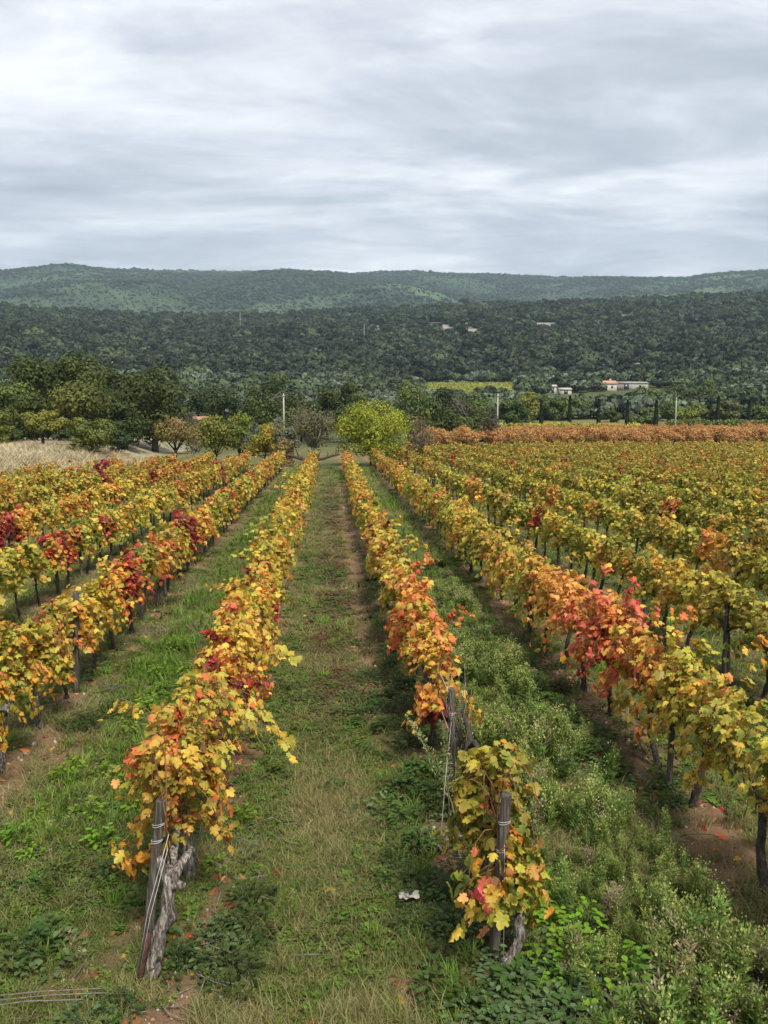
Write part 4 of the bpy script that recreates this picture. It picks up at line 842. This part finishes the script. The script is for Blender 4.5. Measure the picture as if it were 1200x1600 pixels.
tree('oak_tree', 'broad dark oak with an uneven top beside the bare shrubs', 238, 90, 571, 108, OAK, 9000, 0.28, 0.08, 44, rad=0.35, cr=0.75)
tree('oak_tree', 'narrow dark oak wedged between the two big oaks', 172, 101, 572, 62, DARK, 4500, 0.28, 0.05, 18, rad=0.3)
tree('oak_tree', 'lower oak with yellowing crown in front of the tallest oak', 132, 86, 590, 92, [OAK[1], (0.10, 0.115, 0.028), (0.16, 0.165, 0.035)], 7000, 0.25, 0.06, 26, rad=0.3)
tree('oak_tree', 'green oak cut by the left edge of the picture', 4, 88, 592, 84, MED, 6000, 0.26, 0.05, 22, rad=0.3)
tree('oak_tree', 'rounded green oak standing low before the tallest oak', 52, 85, 613, 66, OAK, 5000, 0.24, 0.05, 20, rad=0.25)
tree('oak_tree', 'small dark oak filling the gap below the uneven-topped oak', 195, 84, 630, 60, DARK, 4000, 0.24, 0.02, 18, rad=0.2)
tree('fruit_tree', 'small spreading fruit tree with a dark trunk in the dry meadow', 65, 70, 643, 74, YG, 3600, 0.17, 0.32, 20, 'flat', rad=0.13)
tree('fruit_tree', 'small dense yellow-green fruit tree in the dry meadow', 142, 72, 646, 62, [YG[1], YG[0], MED[1]], 3400, 0.17, 0.10, 18, rad=0.11)
tree('fruit_tree', 'yellow-green fruit tree half out of the picture at left', 0, 74, 644, 32, YG, 1700, 0.17, 0.1, 12, rad=0.1)
for px, lab in ((22, 'dark bush under the green oak at the left edge'), (105, 'dark bush between the two small fruit trees'), (182, 'dark bush right of the dense small fruit tree')):
    tree('shrub', lab, px, 77, 672, 50, DARK, 1500, 0.2, 0.03, 10, rad=0.06, cat='shrub')
tree('shrub', 'tiny pale green bush at the meadow edge', 116, 69, 684, 18, YG, 500, 0.14, 0.03, 6, rad=0.03, cat='shrub')
tree('quince_tree', 'small tree with buff and orange leaves on a short dark trunk', 272, 67, 652, 62, QUI, 2300, 0.15, 0.28, 18, 'flat', rad=0.14, twig=4)
tree('shrub', 'grey twiggy shrub behind the buff-leaved tree', 305, 72, 640, 52, [(0.16, 0.15, 0.11), (0.12, 0.13, 0.07)], 900, 0.13, 0.1, 16, 'fan', rad=0.06, twig=9, bark=M_greybark, nl=14, cat='shrub')
tree('shrub', 'big many-stemmed yellow-green shrub left of the row ends', 336, 68, 648, 66, YG, 3200, 0.16, 0.08, 20, 'fan', rad=0.07, twig=5, nl=12, cat='shrub')
tree('shrub', 'brighter green shrub joined to the many-stemmed one', 370, 69, 646, 46, [YG[0], LIME[1], MED[1]], 2400, 0.16, 0.06, 16, 'fan', rad=0.06, twig=4, nl=10, cat='shrub')
tree('sapling', 'small yellow and lime tree behind the second row left of path', 412, 66, 660, 44, YEL + [LIME[1]], 1800, 0.15, 0.08, 14, rad=0.05, twig=3)
tree('sapling', 'low orange and buff sapling next to the dark-branched tree', 444, 65, 683, 40, [YEL[2], QUI[0], QUI[2]], 800, 0.14, 0.1, 10, rad=0.04, twig=3)
for i, (px, Y, yt, w) in enumerate(((395, 84, 655, 44), (428, 86, 654, 46), (452, 83, 659, 34))):
    tree('olive_tree', ['leftmost', 'middle', 'rightmost'][i] + ' of three silver-grey olive bushes behind the sapling', px, Y, yt, w, OLIVE, 1900, 0.17, 0.05, 14, rad=0.08)
tree('gnarled_tree', 'half-bare tree with black crooked low branches at the row ends', 487, 65, 634, 66, [(0.14, 0.14, 0.05), (0.19, 0.17, 0.07), (0.10, 0.11, 0.04)], 2600, 0.13, 0.30, 26, 'fan', rad=0.16, twig=14, bark=M_greybark, nl=20)
def low_branches():
    r = np.random.default_rng(12); p = at(487, 700, 64.3); root = thing('fallen_branch', 'black gnarled branch sprawling low before the half-bare tree', 'branch', (p[0], 64.3, gz(p[0], 64.3)))
    for s in (-1, 1):
        mb = MB(); P = np.array([[0, 0, 0], [s * 0.3, 0, 0.55], [s * 0.9, 0.1, 0.62], [s * 1.6, 0, 0.85], [s * 2.2, 0.1, 0.95]]); mb.add(*tube(P, [0.2, 0.15, 0.12, 0.09, 0.05], 7, r, 0.15))
        for i in range(8):
            b = P[1 + i % 3] + (P[2 + i % 3] - P[1 + i % 3]) * r.random(); e = b + np.array([s * 0.3 * r.random(), 0.3 * (r.random() - .5), 0.3 + 0.6 * r.random()]); mb.add(*tube(np.array([b, (b + e) / 2 + (r.random(3) - .5) * .12, e]), [0.045, 0.03, 0.012], 5))
        obj('limb', mb.build('limb', M_vinebark_dark, True), root)
low_branches()
tree('lime_tree', 'big round lime green tree just past the row ends', 579, 66, 621, 120, LIME, 15000, 0.12, 0.02, 80, 'round', rad=0.07, twig=7, nl=24, cr=0.70)
tree('dry_tree', 'brownish nearly bare tree right of the lime green tree', 652, 70, 655, 52, [(0.16, 0.13, 0.07), (0.24, 0.14, 0.07), (0.12, 0.12, 0.05)], 1300, 0.13, 0.1, 18, 'fan', rad=0.08, twig=10, bark=M_greybark, nl=14)
tree('shrub', 'dark leafless shrub before the pale pole', 772, 96, 641, 44, [(0.07, 0.065, 0.04), (0.10, 0.085, 0.05)], 900, 0.16, 0.06, 14, 'fan', rad=0.07, twig=12, nl=14, cat='shrub')
BG = [(350, 122, 601, 66, DARK, 'dark round tree behind the many-stemmed shrub'), (312, 138, 597, 52, DARK, 'dark tree beside the little orange roof'), (400, 135, 604, 52, OAK, 'lower dark tree left of the tallest of the middle trees'), (434, 122, 586, 72, OAK, 'tallest of the middle trees, behind the white pole'),
      (470, 130, 608, 50, DARK, 'dark tree just right of the white pole'), (510, 140, 604, 48, OAK, 'dull green tree above the half-bare tree'), (546, 128, 592, 58, OAK, 'round-headed dark tree above the left of the lime tree'), (592, 135, 602, 50, MED, 'green tree showing over the top of the lime tree'),
      (638, 118, 601, 72, MED, 'broad green tree right above the lime tree'), (672, 128, 616, 52, MED, 'lower green tree above the brown bare tree'), (700, 140, 606, 46, DARK, 'dark tree left of the pale green far field'), (716, 120, 616, 38, [(0.12, 0.11, 0.08), (0.10, 0.10, 0.06)], 'thin greyish tree below the far field'),
      (745, 150, 613, 66, MED, 'green tree below the middle of the far field'), (705, 112, 640, 60, OAK, 'low olive bush left of the dark leafless shrub'), (740, 108, 648, 50, OAK, 'low green bush above the first orange orchard trees'), (800, 160, 622, 44, MED, 'green tree right of the pale pole'), (822, 195, 614, 40, YG, 'yellow-topped tree near the first cypress'),
      (848, 205, 616, 48, MED, 'dark tree behind the first cypress'), (874, 200, 622, 46, MED, 'dark tree between the first and second cypress'), (905, 205, 624, 44, MED, 'dark tree between the second and third cypress'), (928, 210, 630, 36, MED, 'tree just left of the third cypress'), (958, 190, 640, 34, DARK, 'small black-green tree right of the third cypress'),
      (975, 205, 628, 34, MED, 'tree behind the fourth cypress'), (1006, 175, 632, 52, [(0.12, 0.14, 0.06), MED[1]], 'pale grey-green bushy tree left of the fifth cypress'), (1045, 190, 624, 34, MED, 'bright leafy tree right of the fifth cypress'), (1076, 180, 630, 50, [LIME[1], YG[0], MED[1]], 'yellow-green tree right of the thin grey pole'),
      (1104, 185, 640, 38, [(0.13, 0.13, 0.06)], 'dull olive tree left of the sixth cypress'), (1136, 182, 626, 44, [(0.13, 0.15, 0.06), YG[1]], 'pale olive tree between the sixth and seventh cypress'), (1188, 186, 632, 48, MED, 'green tree at the right edge beyond the seventh cypress'), (1060, 240, 600, 60, OAK, 'big dark tree high behind the thin grey pole'), (1100, 250, 596, 64, MED, 'wide dark tree high behind the sixth cypress'), (1160, 245, 600, 60, MED, 'dark tree high behind the seventh cypress'), (1012, 235, 606, 46, MED, 'green tree above the fifth cypress'),
      (1218, 190, 622, 50, DARK, 'dark tree cut by the right edge of the picture')]
for px, Y, yt, w, c, lab in BG: tree('background_tree', lab, px, Y, yt, w, c, 2600, 0.13 + 0.0017 * Y, 0.04, 16, rad=0.2, nl=5)
# cypresses
for i, (px, yt, Y) in enumerate(((846, 625, 158), (891, 619, 158), (936, 624, 158), (981, 626, 158), (1026, 626, 158), (1123, 619, 158), (1171, 627, 158))):
    p = at(px, yt, Y); g = gz(p[0], Y); h = p[2] - g; r = np.random.default_rng(600 + i)
    root = thing('cypress_tree', '%s of the seven slim dark cypresses, counting from the left' % ordinal(i + 1), 'cypress', (p[0], Y, g), 'row of slim cypresses')
    n = 1500; t = r.random(n); a = r.random(n) * 6.28; rr = 0.46 * np.minimum(1, (t + 0.04) * 6) * np.clip(1.02 - t, 0, 1) ** 0.42 * (0.6 + 0.5 * r.random(n)); pos = np.column_stack([rr * np.cos(a), rr * np.sin(a), 0.3 + t * (h - 0.45)])
    mb = MB(); c = np.array([0.011, 0.019, 0.010]) * (0.7 + 0.7 * r.random((n, 1))); place_leaves(mb, pos, np.column_stack([np.cos(a), np.sin(a), 0.2 + 0 * a]) + .6 * (r.random((n, 3)) - .5), np.tile([[0, 0, 1.0]], (n, 1)), 0.3 + 0.2 * r.random(n), c, c, 3, r)
    obj('crown', mb.build('crown', M_tree), root)['kind'] = 'stuff'; V, F = tube(np.array([[0, 0, -0.2], [0, 0, h * .5], [0, 0, h * 0.9]]), [0.12, 0.09, 0.02], 6); obj('trunk', mesh('trunk', V, F, None, M_treebark), root)
# orange orchard
ORCH = []
for i in range(4):
    r = np.random.default_rng(700 + i); mb, C = crown_mesh(r, 0.7, 2.75, 3.1, 22, 1500, 0.15, ORG, 'fan'); ORCH.append((mb.build('crown', M_tree), limbs_mesh(r, 0.75, 2.4, 0.08, C, M_treebark, 12, 6)))
orr = np.random.default_rng(55); oi_ = 0
for iy, Y in enumerate(np.arange(90.5, 136, 4.2)):
    x0, x1 = at(678 if Y > 93 else 685, 680, Y)[0], at(1215, 680, Y)[0]
    for x in np.arange(x0, x1, 3.7):
        if orr.random() < 0.05: continue
        xx, yy = x + (orr.random() - .5) * .8, Y + (orr.random() - .5) * .8
        first = iy == 0 and x < x0 + 9
        fi = int(round((x - x0) / 3.7)) + 1
        lab = 'rounded orange-leaved orchard tree, %s from the left in the orchard front row' % ordinal(fi) if iy == 0 else 'orange-leaved orchard tree in the low belt behind the orchard front row'
        root = thing('orchard_tree', lab, 'fruit tree', (xx, yy, gz(xx, yy)), 'front orchard trees' if iy == 0 else 'orange orchard belt', orr.random() * 6.28); s = 0.85 + 0.2 * orr.random() - 0.0012 * (Y - 90); root.scale = (s * 1.05, s * 1.05, s)
        c, t_ = ORCH[oi_ % 4]; oi_ += 1; o = obj('crown', c, root); o['kind'] = 'stuff'; obj('trunk', t_, root)
# green hedge strip and yellow vines behind the orchard
def strip(name, label, px0, px1, Y, ytop, cols, n, leaf, depth=2.0, cat='hedge'):
    r = np.random.default_rng(int(px0)); a, b = at(px0, ytop, Y), at(px1, ytop, Y); x = a[0] + (b[0] - a[0]) * r.random(n); y = Y + depth * (r.random(n) - .5); g = terrain(x, y); h = np.maximum(a[2] - g, 0.7) * (0.75 + 0.35 * fbm(x * .6, y * .6, 4, 2)); z = g + h * r.random(n) ** 0.5
    mb = MB(); cols = np.array(cols); c = cols[r.integers(len(cols), size=n)] * (0.7 + .6 * r.random((n, 1))); place_leaves(mb, np.column_stack([x, y, z]), r.normal(size=(n, 3)) + [0, -.4, .8], r.normal(size=(n, 3)), leaf * (.6 + .8 * r.random(n)), c, c, 3, r)
    tag(obj(name, mb.build(name, M_tree)), label, cat)
strip('yellow_hedge', 'low strip of yellow vines between the orchard and the cypresses', 775, 1000, 150, 660, [YEL[1], LIME[0], YEL[0]], 2600, 0.35)
strip('olive_hedge', 'dull green hedge strip left of the last two cypresses', 1040, 1230, 150, 655, [YG[1], OAK[1], QUI[1]], 3000, 0.35)
strip('yellow_hedge', 'far yellow vine strip seen left of the white pole', 378, 445, 95, 658, [YEL[1], YEL[0]], 700, 0.22, 1.5)

# ------------------------------------------------------------------ poles and houses
def pole(label, px, Y, ytop, rad, mat, arm=True):
    p = at(px, ytop, Y); g = gz(p[0], Y); h = p[2] - g; root = thing('utility_pole', label, 'pole', (p[0], Y, g), 'utility poles')
    V, F = tube(np.array([[0, 0, -0.3], [0, 0, h * .5], [0, 0, h]]), [rad * 1.25, rad * 1.1, rad], 8); obj('shaft', mesh('shaft', V, F, None, mat, True), root)
    if arm:
        V, F = box(-0.22, 0.22, -0.05 - rad, -rad, h - 0.35, h - 0.27); obj('crossarm', mesh('crossarm', V, F, None, M_greywall), root)
pole('white utility pole above the half-bare tree', 443, 108, 615, 0.085, M_concrete)
pole('pale wooden utility pole behind the dark leafless shrub', 778, 103, 615, 0.075, M_concrete)
pole('thin grey pole between the fifth and sixth cypress', 1057, 140, 621, 0.085, M_concrete)
for px, Y, yt, lab in ((569, 700, 509, 'distant pale pole on the wooded slope above the lime tree'), (798, 620, 534, 'distant pole on the wooded slope right of centre'), (1096, 520, 566, 'left one of two distant pylons above the sixth cypress'), (1101, 520, 566, 'right one of two distant pylons above the sixth cypress'), (1114, 530, 564, 'single distant pole right of the paired pylons'), (375, 900, 488, 'distant pole on the ridge above the white pole')):
    pole(lab, px, Y, yt, 0.16, M_concrete, False)
def house(name, label, px, py, Y, w, d, h, roofh, wall, roof, wins, cat='house', rz=0.0):
    p = at(px, py, Y); g = gz(p[0], Y); root = thing(name, label, cat, (p[0], Y, g), None, rz)
    V, F = box(-w / 2, w / 2, -d / 2, d / 2, -1, h); obj('wall', mesh('wall', V, F, None, wall), root)
    e = 0.35; V = np.array([[-w/2-e, -d/2-e, h], [w/2+e, -d/2-e, h], [w/2+e, d/2+e, h], [-w/2-e, d/2+e, h], [-w/2-e, 0, h+roofh], [w/2+e, 0, h+roofh]]); F = np.array([[0, 1, 5], [0, 5, 4], [2, 3, 4], [2, 4, 5], [0, 4, 3], [1, 2, 5], [0, 3, 2], [0, 2, 1]])
    V[:4, 2] += 0.02; ro = obj('roof', mesh('roof', V, F, None, roof), root)
    if cat == 'house' and w > 5: V, F = box(w * .25, w * .25 + .7, -.3, .4, h + roofh * .5, h + roofh + .7); obj('chimney', mesh('chimney', V, F, None, wall), ro)
    for x, z, ww, hh, nm in wins:
        V, F = box(x - ww / 2, x + ww / 2, -d / 2 - 0.06, -d / 2 + 0.1, z, z + hh); obj(nm, mesh(nm, V, F, None, M_window), root)
house('farmhouse', 'small white farmhouse with an orange tiled roof beyond the cypresses', 943, 621, 345, 9.2, 6, 2.9, 1.5, M_plaster, M_tile, [(-2.6, 1.1, 0.9, 1.1, 'window'), (2.5, 1.1, 0.9, 1.1, 'window'), (0, 0.1, 1.0, 2.1, 'door')])
house('stone_barn', 'long low grey barn right of the white farmhouse', 985, 621, 350, 13, 6, 2.6, 0.8, M_greywall, M_greywall, [(-3, 0.1, 2.2, 2.1, 'door'), (3, 1.1, 1, .8, 'window')], 'barn')
house('shed', 'small white shed above the first cypress', 862, 614, 340, 3.2, 3, 2.6, 0.9, M_plaster, M_concrete, [(0, 0.1, 1.2, 2.0, 'door')], 'shed')
house('shed', 'low white shed above the second cypress', 882, 619, 330, 4.5, 4, 1.8, 0.9, M_plaster, M_concrete, [(0, 0.1, 1.5, 1.6, 'door')], 'shed')
house('roadside_house', 'tiny orange-roofed house peeping out between the dark trees', 312, 626, 118, 1.6, 1.6, 3.4, 0.6, M_tile, M_tile, [(0, 2.3, 0.4, 0.5, 'window')])

# ------------------------------------------------------------------ far wooded hills
def blob(r, n, cols, leaf, flat=0.75):
    mb = MB(); C = np.vstack([[0, 0, 0.45], np.column_stack([(r.random((6, 2)) - .5) * 0.75, 0.35 + 0.4 * r.random(6)])]); Rc = np.concatenate([[0.42], 0.18 + 0.14 * r.random(6)])
    ci = r.choice(7, size=n, p=Rc ** 2 / (Rc ** 2).sum()); d = unit(r.normal(size=(n, 3)) + [0, 0, .3]); pos = C[ci] + d * (Rc[ci] * (0.8 + .3 * r.random(n)))[:, None] * [1, 1, flat]; cols = np.array(cols); c = cols[r.integers(len(cols), size=n)] * (.75 + .5 * r.random((n, 1)))
    place_leaves(mb, pos, d + .5 * (r.random((n, 3)) - .5), r.normal(size=(n, 3)), leaf * (.6 + .8 * r.random(n)), c, c, 3, r); return mb.build('tree_crown', M_forest)
HOLM = [(0.036, 0.047, 0.030), (0.048, 0.062, 0.038), (0.026, 0.036, 0.024)]
src_for = [blob(R_(800 + i), 260, HOLM, 0.20) for i in range(4)] + [blob(R_(805), 260, [(0.066, 0.088, 0.044)], 0.20), blob(R_(806), 240, [(0.10, 0.125, 0.085)], 0.2, 0.6)]
def cols_xy(a0, a1, r0, r1, n):
    r = np.sqrt(rng.random(n) * (r1 * r1 - r0 * r0) + r0 * r0); a = np.radians(a0 + (a1 - a0) * rng.random(n)); return r * np.sin(a), r * np.cos(a), r, a
def forest():
    P, S, I = [], [], []
    x, y, r, a = cols_xy(-28, 36, 455, 1150, 13500); ln = fbm(x / 17, y / 15, 77, 4); keep = ~((ln > 0.66) & (r < 1000)) & (clearing(x, y, 1.15) < .5); x, y, r = x[keep], y[keep], r[keep]; n = len(x); v = rng.random(n); gn = fbm(x / 90, y / 90, 41, 3)
    P.append(np.column_stack([x, y, terrain(x, y) - 0.4])); s = 4.5 + 7.0 * rng.random(n) ** 1.6; S.append(np.column_stack([s, s, s * (.75 + .35 * rng.random(n))])); I.append(np.where(v < 0.82, (v * 4.8).astype(int) % 4, np.where((gn > .5) | (v < .9), 4, 0)))
    x, y, r, a = cols_xy(-28, 36, 210, 460, 5200); cl = fbm(x / 45, y / 30, 43, 3)
    fa, fb = az_el(655, 605)[0], az_el(812, 605)[0]; ha, hb = az_el(850, 610)[0], az_el(1030, 610)[0]
    keep = (cl > 0.40) & ~((a > fa) & (a < fb) & (r > 325) & (r < 440)) & ~((a > ha) & (a < hb) & (r > 250) & (r < 352)); x, y, r, a = x[keep], y[keep], r[keep], a[keep]; n = len(x); v = rng.random(n)
    P.append(np.column_stack([x, y, terrain(x, y) - 0.3])); s = np.where(r < 330, 3.2, 4.2) + 3.4 * rng.random(n); S.append(np.column_stack([s, s, s * (.8 + .3 * rng.random(n))])); ol = (fbm(x / 60, y / 25, 47, 2) > 0.6); I.append(np.where(ol, 5, np.where(v < .35, (v * 11).astype(int) % 4, 4)))
    P, S, I = np.concatenate(P), np.concatenate(S), np.concatenate(I); n = len(P)
    scatter('oak_forest', P, np.column_stack([np.zeros(n), np.zeros(n), rng.random(n) * 6.28]), S, I, src_for, 'dark evergreen oak wood covering the near hillside', 'forest')
    x, y, r, a = cols_xy(-27, 35, R_MID + 60, R_FAR + 40, 70000); gn = fbm(x / 120, y / 120, 83, 5); keep = rng.random(len(x)) < 0.6 + 0.4 * sstep(.58, .42, gn); x, y = x[keep], y[keep]; n = len(x); v = rng.random(n)
    s = 3.0 + 8 * rng.random(n) ** 2.5 * (0.5 + 0.7 * sstep(.6, .42, gn[keep])); scatter('far_scrub', np.column_stack([x, y, terrain(x, y) - 0.5]), np.column_stack([np.zeros(n), np.zeros(n), rng.random(n) * 6.28]), np.column_stack([s, s, s * .8]), np.where(v < .55, (v * 7).astype(int) % 4, 4), src_for, 'bluish green scrub and trees covering the far hills', 'forest')
forest()
def far_field():
    a0, a1 = az_el(668, 605)[0], az_el(800, 605)[0]; A, Rr = np.meshgrid(np.linspace(a0, a1, 14), np.linspace(345, 432, 22)); x, y = Rr * np.sin(A), Rr * np.cos(A); V = np.column_stack([x.ravel(), y.ravel(), terrain(x, y).ravel() + 0.25]); F = np.array([[i * 14 + j, i * 14 + j + 1, (i + 1) * 14 + j + 1, (i + 1) * 14 + j] for i in range(21) for j in range(13)])
    m = noise_material('far_field', [(0.3, (0.15, 0.16, 0.04)), (0.7, (0.24, 0.23, 0.06))], (0.3, 0.3, 0.3), 5, 0.9, 0.3, 0.3); o = obj('field', mesh('field', V, F, None, m, True)); o['kind'] = 'structure'; o['label'] = 'far pale green field on the slope'
    mb = MB(); r = np.random.default_rng(4); n = 5200; k = r.integers(26, size=n); rr = 347 + k * 3.3 + 0.5 * (r.random(n) - .5); a = a0 + (a1 - a0) * r.random(n); x, y = rr * np.sin(a), rr * np.cos(a); c = np.array([0.24, 0.25, 0.05]) * (.7 + .6 * r.random((n, 1)))
    place_leaves(mb, np.column_stack([x, y, terrain(x, y) + .3 + .9 * r.random(n)]), r.normal(size=(n, 3)) + [0, -.5, .8], r.normal(size=(n, 3)), 0.5 + .4 * r.random(n), c, c, 3, r); tag(obj('far_vine_rows', mb.build('far_vine_rows', M_tree)), 'yellow-green vine rows of the far field below the wooded hill', 'vines', kind='stuff')
far_field()
def meadow():
    n = 9000; x = -70 + 54 * rng.random(n); y = 34 + 44 * rng.random(n); keep = x < row_x(K_MIN) - 1.5 - 0.0 * y; x, y = x[keep], y[keep]; k2 = rng.random(len(x)) < 0.35 + 0.65 * sstep(.35, .6, fbm(x * .2, y * .3, 3, 2)); x, y = x[k2], y[k2]; n = len(x)
    src = [blades(R_(91), 40, 0.34, 0.6, 0.010, 0.8, (0.66, 0.56, 0.38), (0.52, 0.45, 0.29)).build('meadow', M_grass), blades(R_(92), 40, 0.22, 0.6, 0.012, 0.8, (0.38, 0.39, 0.16), (0.52, 0.46, 0.26)).build('meadow', M_grass)]
    s = 1 + .6 * rng.random(n); scatter('meadow_grass', np.column_stack([x, y, terrain(x, y)]), np.column_stack([np.zeros(n), np.zeros(n), rng.random(n) * 6.28]), np.column_stack([s * 1.6, s * 1.6, s * (.7 + .5 * rng.random(n))]), np.where((y < 48) & (rng.random(n) < .7), 1, 0), src, 'pale dry grass of the meadow beside the vineyard', 'grass')
meadow()

# ------------------------------------------------------------------ haze
m, t = new_mat('haze'); pv = N(t, 'ShaderNodeVolumePrincipled'); pv.inputs['Color'].default_value = (0.64, 0.85, 1.0, 1); pv.inputs['Density'].default_value = 1.25e-4; pv.inputs['Anisotropy'].default_value = 0.2
out = N(t, 'ShaderNodeOutputMaterial'); t.links.new(pv.outputs[0], out.inputs['Volume'])
V, F = box(-5800, 5800, -5800, 5800, -3, 700); hz = tag(obj('haze', mesh('haze', V, F, None, m)), 'thin bluish haze over the far hills', 'haze', kind='stuff')
